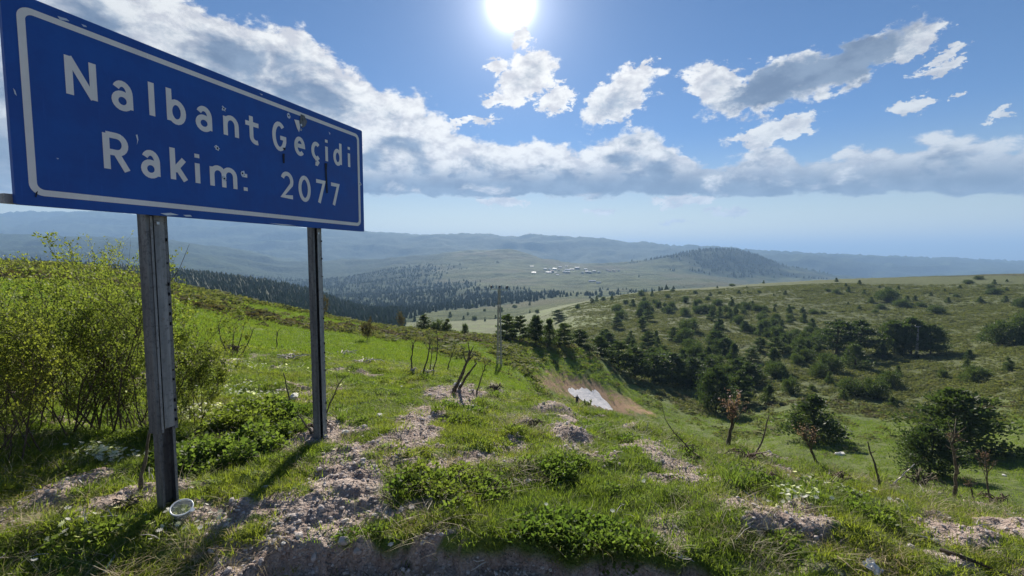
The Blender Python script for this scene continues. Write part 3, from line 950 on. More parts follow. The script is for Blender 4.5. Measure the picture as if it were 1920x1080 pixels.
# ------------------------------------------------------------------ plant materials
def leaf_mat(name, c1, c2, trans=.45, rough=.6, tcol=1.6, var=True, spec=.25):
    m, N = new_mat(name)
    oi = N.n('ShaderNodeObjectInfo')
    geo = N.n('ShaderNodeNewGeometry')
    f = N.m('ADD', N.m('MULTIPLY', oi.outputs['Random'], .55), N.m('MULTIPLY', geo.outputs['Random Per Island'], .55))
    c = N.mix(f, c1, c2)
    big = N.noise(geo.outputs['Position'], .8, 3, .6)
    c = N.mix(N.m('MULTIPLY', N.ss(big, .45, .65), .5), c, tuple(min(1, a * b) for a, b in zip(c2, (1.25, 1.05, .9))))
    p = principled(N, c, .8 if spec < .2 else rough, spec)
    tr = N.n('ShaderNodeBsdfTranslucent')
    N.lk(N.vm('MULTIPLY', c, (tcol * 1.05, tcol * 1.15, tcol * .55)), tr.inputs['Color'])
    mx = N.n('ShaderNodeMixShader'); mx.inputs[0].default_value = trans
    N.lk(p, mx.inputs[1]); N.lk(tr.outputs[0], mx.inputs[2])
    finish(N, mx.outputs[0])
    return m

M_grass = leaf_mat('grass_blades', (.085, .130, .022), (.180, .215, .045), .56)
M_turf = leaf_mat('short_turf', (.080, .125, .022), (.175, .210, .045), .56)
M_meadow = leaf_mat('meadow_grass', (.095, .150, .024), (.155, .205, .038), .45)
M_weed = leaf_mat('broad_weed_leaves', (.060, .10, .026), (.125, .165, .045), .5)
M_straw = leaf_mat('dry_straw', (.30, .25, .15), (.46, .40, .28), .3, tcol=1.0)
M_cush = leaf_mat('cushion_shrub', (.085, .100, .040), (.175, .185, .085), .3, spec=.04)
M_cushd = leaf_mat('brown_cushion_shrub', (.085, .070, .042), (.15, .13, .08), .2, spec=.04)
M_leaf = leaf_mat('young_shrub_leaves', (.085, .110, .030), (.19, .215, .055), .5)
M_needle = leaf_mat('pine_needles', (.026, .046, .018), (.066, .094, .032), .36)
M_needle2 = leaf_mat('juniper_needles', (.030, .050, .020), (.072, .098, .036), .36)
M_deadleaf = leaf_mat('withered_leaves', (.17, .095, .095), (.33, .21, .20), .35, tcol=1.0)
M_petal = leaf_mat('white_petals', (.78, .78, .74), (.88, .88, .84), .5, tcol=1.0)

def bark_mat(name, c1, c2):
    m, N = new_mat(name)
    pos = N.n('ShaderNodeTexCoord').outputs['Object']
    w = N.noise(pos, 26, 5, .7)
    c = N.mix(N.ss(w, .35, .65), c1, c2)
    finish(N, principled(N, c, .9, .15, bump(N, w, .7, .006)))
    return m
M_bark = bark_mat('dark_bark', (.045, .035, .028), (.11, .09, .07))
M_twig = bark_mat('brown_twigs', (.055, .04, .03), (.14, .105, .08))
M_dry = bark_mat('bleached_wood', (.40, .37, .33), (.62, .58, .52))
M_stalk = bark_mat('dead_stalk_bark', (.060, .050, .036), (.16, .14, .10))
def stone_mat(name, c1, c2):
    m, N = new_mat(name)
    pos = N.n('ShaderNodeTexCoord').outputs['Object']
    oi = N.n('ShaderNodeObjectInfo')
    w = N.noise(N.vm('ADD', pos, oi.outputs['Location']), 22, 6, .7)
    c = N.mix(N.m('ADD', N.m('MULTIPLY', w, .7), N.m('MULTIPLY', oi.outputs['Random'], .4)), c1, c2)
    finish(N, principled(N, c, .85, .25, bump(N, w, .6, .006)))
    return m
M_stone = stone_mat('pale_gravel', (.30, .24, .21), (.70, .63, .58))
M_stone2 = stone_mat('light_limestone', (.48, .46, .43), (.68, .66, .62))

# ------------------------------------------------------------------ scatter by geometry nodes
def make_scatter(name, pts, rotz, scl, idx, sources, tilt=None):
    """points with a turn, a size and a choice of source mesh; one object of kind stuff"""
    coll = bpy.data.collections.new(name + '_sources')
    for i, so in enumerate(sources):
        so.name = f"{name}_{i:02d}"
        for c_ in list(so.users_collection): c_.objects.unlink(so)
        coll.objects.link(so)
    me = bpy.data.meshes.new(name)
    me.vertices.add(len(pts)); me.vertices.foreach_set('co', np.asarray(pts, dtype=np.float32).ravel())
    rot = np.zeros((len(pts), 3), dtype=np.float32)
    if tilt is not None: rot[:, :2] = tilt
    rot[:, 2] = rotz
    a = me.attributes.new('rot', 'FLOAT_VECTOR', 'POINT'); a.data.foreach_set('vector', rot.ravel())
    s3 = np.asarray(scl, dtype=np.float32)
    if s3.ndim == 1: s3 = np.stack([s3] * 3, 1)
    a = me.attributes.new('scl', 'FLOAT_VECTOR', 'POINT'); a.data.foreach_set('vector', s3.astype(np.float32).ravel())
    a = me.attributes.new('idx', 'INT', 'POINT'); a.data.foreach_set('value', np.asarray(idx, dtype=np.int32))
    me.update()
    o = bpy.data.objects.new(name, me); COL.objects.link(o)
    g = bpy.data.node_groups.new(name, 'GeometryNodeTree')
    g.interface.new_socket('Geometry', in_out='INPUT', socket_type='NodeSocketGeometry')
    g.interface.new_socket('Geometry', in_out='OUTPUT', socket_type='NodeSocketGeometry')
    gi = g.nodes.new('NodeGroupInput'); go = g.nodes.new('NodeGroupOutput')
    ip = g.nodes.new('GeometryNodeInstanceOnPoints')
    ci = g.nodes.new('GeometryNodeCollectionInfo')
    ci.inputs['Collection'].default_value = coll
    ci.inputs['Separate Children'].default_value = True
    ci.inputs['Reset Children'].default_value = True
    def na(nm, ty):
        n_ = g.nodes.new('GeometryNodeInputNamedAttribute'); n_.data_type = ty
        n_.inputs['Name'].default_value = nm
        return n_.outputs['Attribute']
    er = g.nodes.new('FunctionNodeEulerToRotation')
    L = g.links.new
    L(na('rot', 'FLOAT_VECTOR'), er.inputs[0])
    L(gi.outputs[0], ip.inputs['Points']); L(ci.outputs[0], ip.inputs['Instance'])
    ip.inputs['Pick Instance'].default_value = True
    L(na('idx', 'INT'), ip.inputs['Instance Index']); L(er.outputs[0], ip.inputs['Rotation'])
    L(na('scl', 'FLOAT_VECTOR'), ip.inputs['Scale']); L(ip.outputs[0], go.inputs[0])
    md = o.modifiers.new('scatter', 'NODES'); md.node_group = g
    tag(o, kind='stuff')
    return o

def src(name, V, F, mat, smooth=False):
    return link_mesh(name, V, F, mat, None, smooth)

def blade_clump(seed, n, radius, hmin, hmax, width, mat, lean=.5, segs=3):
    r_ = np.random.default_rng(seed)
    V = []; F = []
    for i in range(n):
        a = r_.uniform(0, 2 * math.pi); q = radius * math.sqrt(r_.uniform())
        bx, by = q * math.cos(a), q * math.sin(a)
        h = r_.uniform(hmin, hmax); d = r_.uniform(0, 2 * math.pi) if r_.uniform() < .5 else a + r_.normal() * .6
        ln = h * lean * r_.uniform(.3, 1.5)
        w = width * r_.uniform(.6, 1.3)
        pa = d + math.pi / 2 + r_.normal() * .6
        b0 = len(V)
        for s in range(segs):
            t = s / segs
            ww = w * (1 - t * .75)
            x = bx + math.cos(d) * ln * t * t; y = by + math.sin(d) * ln * t * t; z = h * (t - .22 * t * t * (ln / h)) - .004
            V.append((x + math.cos(pa) * ww, y + math.sin(pa) * ww, z)); V.append((x - math.cos(pa) * ww, y - math.sin(pa) * ww, z))
        V.append((bx + math.cos(d) * ln, by + math.sin(d) * ln, h * (1 - .22 * ln / h)))
        for s in range(segs - 1):
            F.append((b0 + 2 * s, b0 + 2 * s + 1, b0 + 2 * s + 3, b0 + 2 * s + 2))
        F.append((b0 + 2 * segs - 2, b0 + 2 * segs - 1, b0 + 2 * segs))
    return src('clump', V, F, mat)

def leaf_clump(seed, n, radius, h, size, mat, flat=.35):
    """low leafy plant: small oval leaves filling a cushion"""
    r_ = np.random.default_rng(seed)
    V = []; F = []
    for i in range(n):
        a = r_.uniform(0, 2 * math.pi); q = radius * r_.uniform() ** .5
        z = h * (1 - (q / radius) ** 2) * r_.uniform(.35, 1.0) + .004
        c = np.array([q * math.cos(a), q * math.sin(a), z])
        d = np.array([math.cos(a) + r_.normal() * .7, math.sin(a) + r_.normal() * .7, r_.uniform(.1, 1.4)]); d /= np.linalg.norm(d)
        s_ = np.cross(d, r_.normal(size=3)); s_ /= np.linalg.norm(s_) + 1e-6
        L_ = size * r_.uniform(.6, 1.4); w = L_ * flat
        b0 = len(V)
        for p in (c, c + d * L_ * .45 + s_ * w, c + d * L_, c + d * L_ * .45 - s_ * w): V.append(tuple(p))
        F.append((b0, b0 + 1, b0 + 2, b0 + 3))
    return src('clump', V, F, mat)

# ---- near turf
def fan_points(n, r0, r1, half_deg, power=1.0, seed=1):
    r_ = np.random.default_rng(seed)
    a = np.radians(r_.uniform(-half_deg, half_deg, n))
    # density falls as r^-power
    u = r_.uniform(0, 1, n)
    e_ = 2 - power
    r = (r0 ** e_ + u * (r1 ** e_ - r0 ** e_)) ** (1 / e_) if abs(e_) > 1e-3 else r0 * (r1 / r0) ** u
    return np.sin(a) * r, np.cos(a) * r, r_

def put(name, n, r0, r1, power, seed, sources, s_lo, s_hi, keep, tilt=.12, half=60, hfac=None):
    x, y, r_ = fan_points(n, r0, r1, half, power, seed)
    z, s = land(x, y, True)
    kf = keep(x, y, s)
    m = r_.uniform(0, 1, n) < kf
    x, y, z = x[m], y[m], z[m]
    k_ = len(x)
    sc = r_.uniform(s_lo, s_hi, k_)
    if hfac is not None: sc = sc * hfac(x, y)
    return make_scatter(name, np.stack([x, y, z], 1), r_.uniform(0, 6.283, k_), sc, r_.integers(0, len(sources), k_), sources,
                        tilt=r_.normal(0, tilt, (k_, 2)))

lush = lambda x, y: sstep(fbm(x * .8 + 4, y * .8, 3, 81), -.35, .35)
def keep_turf(x, y, s):
    return (1 - sstep(s, .15, .6)) * (0.55 + .45 * sstep(fbm(x * 5, y * 5, 3, 82), -.3, .1)) + .05
turf_src = [blade_clump(100 + i, 24, .055, .014, .042, .0020, M_turf, 1.0) for i in range(5)]
o = put('short_turf', 62000, 1.9, 15, 1.1, 1, turf_src, .8, 1.5, keep_turf, hfac=lambda x, y: 1 + .05 * np.hypot(x, y))
gsrc = [blade_clump(120 + i, 22, .05, .028, .075, .0022, M_grass, .95) for i in range(5)]
o = put('long_grass', 24000, 1.9, 16, 1.0, 2, gsrc, .45, 1.1, lambda x, y, s: (1 - sstep(s, .1, .4)) * (sstep(fbm(x * 1.3, y * 1.3, 3, 83), -.12, .3) * .95 + .06), hfac=lambda x, y: 1 + .03 * np.hypot(x, y))
wsrc = [leaf_clump(140 + i, 80, .07, .05, .022, M_weed) for i in range(4)]
# the big leafy patches: between the posts, and low herbs elsewhere
LEAFY = [(*gp(470, 790), .50, .42), (*gp(400, 860), .42, .30), (*gp(510, 830), .38, .3), (*gp(860, 900), .5, .3), (*gp(1100, 800), .3, .2), (*gp(300, 700), .8, .6), (*gp(1090, 1000), .4, .2)]
def leafy(x, y, s):
    f = np.zeros_like(x)
    for cx, cy_, a, b in LEAFY:
        f = np.maximum(f, 1.25 - np.hypot((x - cx) / a, (y - cy_) / b) + .4 * fbm(x * 4, y * 4, 2, 84))
    return np.clip(sstep(f, .1, .5) + .16 * sstep(fbm(x * 2.2, y * 2.2, 3, 85), .1, .3), 0, 1) * (1 - sstep(s, .3, .7))
o = put('leafy_herbs', 22000, 1.9, 12, .9, 3, wsrc, .7, 1.5, leafy)
big = [leaf_clump(160 + i, 170, .12, .17, .034, M_weed, .42) for i in range(3)]
o = put('tall_leafy_herbs', 3800, 2.0, 7, .6, 4, big, .5, 1.1, lambda x, y, s: sstep(np.maximum.reduce([1.25 - np.hypot((x - c[0]) / c[2], (y - c[1]) / c[3]) for c in LEAFY[:3]]) + .25 * fbm(x * 5, y * 5, 2, 86), .2, .5))
ssrc = [blade_clump(180 + i, 16, .07, .03, .12, .0016, M_straw, 1.6) for i in range(4)]
o = put('dry_straw', 17000, 1.9, 15, 1.0, 5, ssrc, .6, 1.3, lambda x, y, s: np.clip(sstep(fbm(x * 1.7, y * 1.7, 3, 87), -.05, .3) * .7 + .35 * np.exp(-((s - .35) / .25) ** 2), 0, .8) * (1 - .7 * sstep(s, .75, 1)), tilt=.25)
# ---- meadow grass on the slope behind
msrc = [blade_clump(200 + i, 60, .34, .04, .13, .010, M_meadow, .8, 2) for i in range(4)]
def keep_meadow(x, y, s):
    ok = (1 - sstep(poly_mask(x, y, SNOW), -1.0, -.2)) * (1 - .88 * sstep(poly_mask(x, y, DRY), -1, 1.5))
    ok = ok * (1 - .55 * sstep(np.hypot(x, y), 22, 38) * sstep(x / np.maximum(y, 1), .12, .4))
    return ok * (.75 + .25 * sstep(fbm(x * .5, y * .5, 3, 88), -.2, .2))
o = put('meadow_grass', 52000, 12, 100, .85, 6, msrc, .7, 1.5, keep_meadow, half=56, hfac=lambda x, y: .75 + .013 * np.hypot(x, y))

# ---- flowers
def daisy(seed):
    r_ = np.random.default_rng(seed); V = []; F = []
    for i in range(9):
        a = i * 2 * math.pi / 9
        b0 = len(V); c, s = math.cos(a), math.sin(a); c2, s2 = math.cos(a + .28), math.sin(a + .28); c3, s3 = math.cos(a - .28), math.sin(a - .28)
        z = .05
        V += [(0, 0, z), (.010 * c3, .010 * s3, z + .001), (.017 * c, .017 * s, z + .002), (.010 * c2, .010 * s2, z + .001)]
        F.append((b0, b0 + 1, b0 + 2, b0 + 3))
    b0 = len(V)
    V += [(.001, 0, 0), (-.001, .001, 0), (0, 0, .05)]; F.append((b0, b0 + 1, b0 + 2))
    return src('flower', V, F, M_petal)
FL = [(*gp(400, 735), .9, .6, .35), (*gp(365, 775), .5, .25, .5), (*gp(480, 690), 1.2, .7, .35), (*gp(200, 850), .25, .12, .5), (*gp(330, 680), 1., .6, .3), (*gp(460, 740), .6, .4, .35),
      (*gp(330, 1000), .25, .18, .12), (*gp(1480, 945), .25, .15, .2), (*gp(1560, 920), .35, .2, .2), (*gp(150, 1000), .3, .2, .08), (*gp(620, 840), .6, .3, .03), (*gp(60, 560), 8, 6, .06), (*gp(560, 665), 2, 1, .15),
      (*gp(1100, 930), .8, .3, .03), (*gp(700, 720), 1, .6, .05), (*gp(120, 700), 1, .5, .1)]
fx = []; r_ = np.random.default_rng(9)
for cx, cy_, a, b, dn in FL:
    n_ = int(dn * 260)
    fx.append(np.stack([cx + r_.normal(0, a * .5, n_), cy_ + r_.normal(0, b * .55, n_)], 1))
fx = np.concatenate(fx)
fx = fx[np.hypot(fx[:, 0], fx[:, 1]) > 1.8]
fz = land(fx[:, 0], fx[:, 1])
fd = np.hypot(fx[:, 0], fx[:, 1])
o = make_scatter('white_flowers', np.stack([fx[:, 0], fx[:, 1], fz], 1), r_.uniform(0, 6.28, len(fx)), r_.uniform(.6, 1.1, len(fx)) * (1 + .05 * fd), r_.integers(0, 2, len(fx)), [daisy(1), daisy(2)],
                 tilt=r_.normal(0, .35, (len(fx), 2)) + np.array([.35, 0]))

# ---- gravel and stones
def pebble(seed, mat, flat=.6, sub=1):
    r_ = random.Random(seed)
    import bmesh
    bm = bmesh.new()
    bmesh.ops.create_icosphere(bm, subdivisions=sub, radius=1)
    for v in bm.verts:
        q = 1 + r_.uniform(-.28, .22)
        v.co = Vector((v.co.x * q, v.co.y * q * .8, v.co.z * q * flat))
    me = bpy.data.meshes.new('pebble'); bm.to_mesh(me); bm.free()
    me.materials.append(mat)
    o_ = bpy.data.objects.new('pebble', me); COL.objects.link(o_)
    return o_
psrc = [pebble(300 + i, M_stone) for i in range(6)]
x, y, r_ = fan_points(75000, 1.7, 11, 60, 1.3, 12)
z, s = land(x, y, True)
m = r_.uniform(0, 1, len(x)) < np.clip(sstep(s, .45, .9) * (.5 + .6 * sstep(fbm(x * 3, y * 3, 3, 91), -.2, .3)) + .012, 0, 1)
x, y, z = x[m], y[m], z[m]
sc = np.exp(r_.normal(math.log(.0062), .55, len(x)))
sc = np.clip(sc, .0022, .026) * (1 + .06 * np.hypot(x, y))
o = make_scatter('gravel', np.stack([x, y, z + sc * .15], 1), r_.uniform(0, 6.28, len(x)), sc, r_.integers(0, 6, len(x)), psrc, tilt=r_.normal(0, .3, (len(x), 2)))

# single stones one can pick out: (px, py, half width px, flat, label)
bigst = [pebble(330 + i, M_stone2, .5, 2) for i in range(4)] + [pebble(340 + i, M_stone, .7, 2) for i in range(3)]
for b in bigst: COL.objects.unlink(b)
STONES = [(712, 783, 9, 0, 'flat pale stone lying in the grass right of the right sign post'), (551, 746, 10, 1, 'flat pale stone in the grass left of the right sign post'),
          (648, 815, 8, 2, 'small grey stone at the foot of the right sign post'), (496, 917, 8, 3, 'pale stone at the left rim of the gravel path'),
          (644, 1022, 12, 4, 'largest reddish stone in the gravel at the bottom'), (600, 985, 6, 5, 'small stone in the middle of the gravel path'), (670, 1048, 10, 6, 'reddish stone at the lower end of the gravel path'),
          (512, 1022, 5, 0, 'round pale pebble left in the shaded gravel'), (532, 1025, 6, 1, 'oval pale pebble in the shaded gravel, right of the round one'), (525, 1010, 4, 2, 'tiny pale pebble just above two others in the shaded gravel'),
          (733, 1033, 6, 3, 'pale stone in shaded gravel below the grass edge'), (490, 1055, 6, 5, 'grey stone low in the shaded gravel'), (590, 1050, 11, 4, 'broad stone at the bottom of the gravel path'),
          (860, 726, 10, 1, 'pale stone under the leaning double stump'), (1650, 735, 7, 0, 'white boulder on the far green slope below the dark pines'), (1575, 854, 9, 1, 'low white boulder in the valley meadow right of the conical pine'),
          (1883, 893, 5, 2, 'small white boulder in the valley meadow at far right')]
for px, py, hw, k_, lab in STONES:
    p = hit(px, py)
    o_ = bigst[k_].copy(); COL.objects.link(o_); o_.name = 'stone'
    sc = hw / FPX * p.y
    o_.scale = (sc, sc * .9, sc); o_.rotation_euler = (R.uniform(-.2, .2), R.uniform(-.2, .2), R.uniform(0, 6))
    o_.location = (p.x, p.y, p.z + sc * .25)
    tag(o_, lab, 'stone', 'stones lying about')

# ---- dry twigs and root bits strewn over the knoll
def twig_src(seed, mat):
    r_ = np.random.default_rng(seed)
    V, F = [], []
    for q in range(3):
        a = r_.uniform(0, 6.28); x0, y0 = r_.normal(0, .03, 2); L_ = r_.uniform(.04, .12)
        pts = [(x0, y0, .004)]
        for i in range(3):
            a += r_.normal() * .4
            pts.append((pts[-1][0] + math.cos(a) * L_ / 3, pts[-1][1] + math.sin(a) * L_ / 3, max(.003, pts[-1][2] + r_.normal() * .012)))
        b0 = len(V)
        w = r_.uniform(.0012, .0028)
        for i, p_ in enumerate(pts):
            ww = w * (1 - .2 * i)
            for j in range(3):
                t = 2.094 * j
                V.append((p_[0] - math.sin(a) * ww * math.cos(t), p_[1] + math.cos(a) * ww * math.cos(t), p_[2] + ww * math.sin(t)))
        for i in range(3):
            for j in range(3):
                F.append((b0 + i * 3 + j, b0 + i * 3 + (j + 1) % 3, b0 + i * 3 + 3 + (j + 1) % 3, b0 + i * 3 + 3 + j))
    return src('twigs', V, F, mat)
tw = [twig_src(900 + i, M_dry if i < 3 else M_twig) for i in range(6)]
o = put('twig_litter', 9000, 1.9, 12, 1.0, 44, tw, .6, 1.6, lambda x, y, s: np.clip(.10 + .5 * sstep(fbm(x * 1.1 + 3, y * 1.1, 3, 97), .0, .3) + .3 * s, 0, 1) * (.35 + .65 * sstep(np.hypot(x, y), 3.5, 5)), tilt=.3)

# ------------------------------------------------------------------ trees
def tube(V, F, pts, radii, k_=5):
    """round tube through points, appended to lists"""
    b0 = len(V)
    n_ = len(pts)
    for i in range(n_):
        p = Vector(pts[i])
        d = (Vector(pts[min(i + 1, n_ - 1)]) - Vector(pts[max(i - 1, 0)]))
        if d.length < 1e-9: d = Vector((0, 0, 1))
        d.normalize()
        a = d.orthogonal().normalized(); b = d.cross(a)
        for j in range(k_):
            t = 2 * math.pi * j / k_
            V.append(tuple(p + (a * math.cos(t) + b * math.sin(t)) * radii[i]))
    for i in range(n_ - 1):
        for j in range(k_):
            F.append((b0 + i * k_ + j, b0 + i * k_ + (j + 1) % k_, b0 + (i + 1) * k_ + (j + 1) % k_, b0 + (i + 1) * k_ + j))
    F.append(tuple(b0 + (n_ - 1) * k_ + j for j in range(k_)))

def tuft_quads(C, Dr, L_, Wd, r_):
    """C centres, Dr directions: long narrow quads as needle sprays; returns verts, faces"""
    n_ = len(C)
    s = np.cross(Dr, r_.normal(size=(n_, 3))); s /= np.linalg.norm(s, axis=1, keepdims=True) + 1e-9
    a = C - Dr * (L_ * .3)[:, None]; b = C + Dr * (L_ * .7)[:, None]; mid = C + Dr * (L_ * .15)[:, None]
    w = s * Wd[:, None]
    V = np.stack([a, mid + w, b, mid - w], 1).reshape(-1, 3)
    F = np.arange(n_ * 4).reshape(-1, 4)
    return V, F

def conifer(seed, kind, n_tuft, mat):
    """unit tree of height 1; returns crown mesh and trunk mesh data"""
    r_ = np.random.default_rng(seed)
    TV, TF = [], []
    lean = r_.normal(0, .02, 2)
    if kind == 'pine':       # irregular pads on visible limbs
        tube(TV, TF, [(0, 0, -.03), (lean[0] * .3, lean[1] * .3, .3), (lean[0], lean[1], .65), (lean[0] * 1.3, lean[1] * 1.3, .93)], [.026, .021, .013, .004], 7)
        C = []; Dr = []; n_l = 34 if seed % 2 else 22
        per = n_tuft // n_l
        for i in range(n_l):
            t = (i + r_.uniform(0, .8)) / n_l
            h = .10 + .86 * t
            rad = (.50 * (1 - t) ** .62 * (.55 + .45 * min(1, t * 5)) + .05) * r_.uniform(.65, 1.15)
            a = i * 2.399 + r_.normal() * .35
            tip = np.array([math.cos(a) * rad, math.sin(a) * rad, h + rad * r_.uniform(.0, .35)])
            root = np.array([lean[0] * h, lean[1] * h, h - .02])
            tube(TV, TF, [tuple(root), tuple((root + tip) / 2 + np.array([0, 0, -.01])), tuple(tip)], [.009 * (1 - t) + .003, .006 * (1 - t) + .002, .0015], 4)
            # pad of needles round the outer two thirds of the limb
            u = r_.uniform(.35, 1.08, per)[:, None]
            p = root + (tip - root) * u
            spread = np.array([.30, .30, .14 if seed % 2 else .085]) * (rad * .55 + .05)
            p = p + r_.normal(size=(per, 3)) * spread * (.55 + .6 * u)
            d = (tip - root) / (np.linalg.norm(tip - root) + 1e-9) * .8 + r_.normal(size=(per, 3)) * .6 + np.array([0, 0, .45])
            C.append(p); Dr.append(d)
        L_ = .055; W_ = .012
    elif kind == 'cone':     # dense cone down to the ground
        tube(TV, TF, [(0, 0, -.03), (0, 0, .3), (lean[0], lean[1], .8)], [.03, .022, .008], 6)
        C = []; Dr = []; n_l = 60; per = n_tuft // n_l
        for i in range(n_l):
            t = r_.uniform(0, 1) ** 1.25
            h = .03 + .93 * t
            rad = (.36 * (1 - t) ** .8 * (.75 + .25 * min(1, t * 6)) + .015) * r_.uniform(.75, 1.2)
            a = i * 2.399 + r_.normal() * .3
            c = np.array([math.cos(a) * rad * .8, math.sin(a) * rad * .8, h])
            p = c + r_.normal(size=(per, 3)) * np.array([.055, .055, .05]) * (1.15 - .6 * t)
            inn = r_.uniform(size=per) < .25
            p[inn, :2] *= r_.uniform(.1, .9, (inn.sum(), 1))
            d = np.stack([np.full(per, math.cos(a) * .6), np.full(per, math.sin(a) * .6), np.full(per, .8)], 1) + r_.normal(size=(per, 3)) * .5
            C.append(p); Dr.append(d)
            if i % 3 == 0:
                tube(TV, TF, [(0, 0, h * .9), tuple(c)], [.006, .0015], 3)
        L_ = .05; W_ = .013
    else:                    # 'round': broad low juniper
        C = []; Dr = []; n_l = 46; per = n_tuft // n_l
        for i in range(n_l):
            a = i * 2.399; e_ = math.asin(r_.uniform(.0, 1) ** .8)
            q = r_.uniform(.7, 1.05)
            c = np.array([math.cos(a) * math.cos(e_) * .52 * q, math.sin(a) * math.cos(e_) * .52 * q, .08 + .78 * math.sin(e_) * q])
            p = c + r_.normal(size=(per, 3)) * np.array([.075, .075, .07])
            inn = r_.uniform(size=per) < .3
            p[inn] *= r_.uniform(.3, .95, (inn.sum(), 1))
            d = c / np.linalg.norm(c) + r_.normal(size=(per, 3)) * .5 + np.array([0, 0, .4])
            C.append(p); Dr.append(d)
            tube(TV, TF, [(r_.normal() * .01, r_.normal() * .01, -.03), tuple(c * .5 + np.array([0, 0, .02])), tuple(c)], [.014, .008, .002], 4)
        L_ = .06; W_ = .017
    C = np.concatenate(C); Dr = np.concatenate(Dr)
    C[:, 2] = np.maximum(C[:, 2], .012)
    Dr /= np.linalg.norm(Dr, axis=1, keepdims=True)
    n_ = len(C)
    V, F = tuft_quads(C, Dr, L_ * r_.uniform(.6, 1.4, n_), W_ * r_.uniform(.6, 1.4, n_), r_)
    cr = link_mesh('crown', V, F, mat); tr = link_mesh('trunk', TV, TF, M_bark)
    a, b = cr.data, tr.data
    bpy.data.objects.remove(cr); bpy.data.objects.remove(tr)
    return a, b

KINDS = {}
for kd, nv, nt, mt in (('pine', 5, 8500, M_needle), ('cone', 4, 4200, M_needle), ('round', 4, 3600, M_needle2)):
    KINDS[kd] = [conifer(400 + 17 * i + len(kd), kd, nt, mt) for i in range(nv)]

TREES = []
def tree(kind, p, h, w, label, cat, group, name, pick=None):
    """h height in metres, w half-width factor relative to the model"""
    cr, tr = KINDS[kind][pick] if pick is not None else R.choice(KINDS[kind])
    root = empty(name, (p[0], p[1], p[2] - .02 * h), R.uniform(0, 6.28))
    root.scale = (h * w, h * w * R.uniform(.9, 1.1), h)
    tag(root, label, cat, group)
    a = bpy.data.objects.new('crown', cr); b = bpy.data.objects.new('trunk', tr)
    for q in (a, b):
        COL.objects.link(q); q.parent = root
    TREES.append((p[0], p[1], h))
    return root

MW = {'pine': 1.0, 'cone': .70, 'round': 1.15}    # natural width / height of the models
def tree_px(kind, px, py, hp, wp, label, cat='pine', group=None, name='pine_tree'):
    p = hit(px, py, 20)
    h = hp / FPX * p.y
    return tree(kind, p, h, (wp / hp) / MW[kind], label, cat, group, name, 1 if kind == 'pine' and px > 1700 and py > 800 else None)

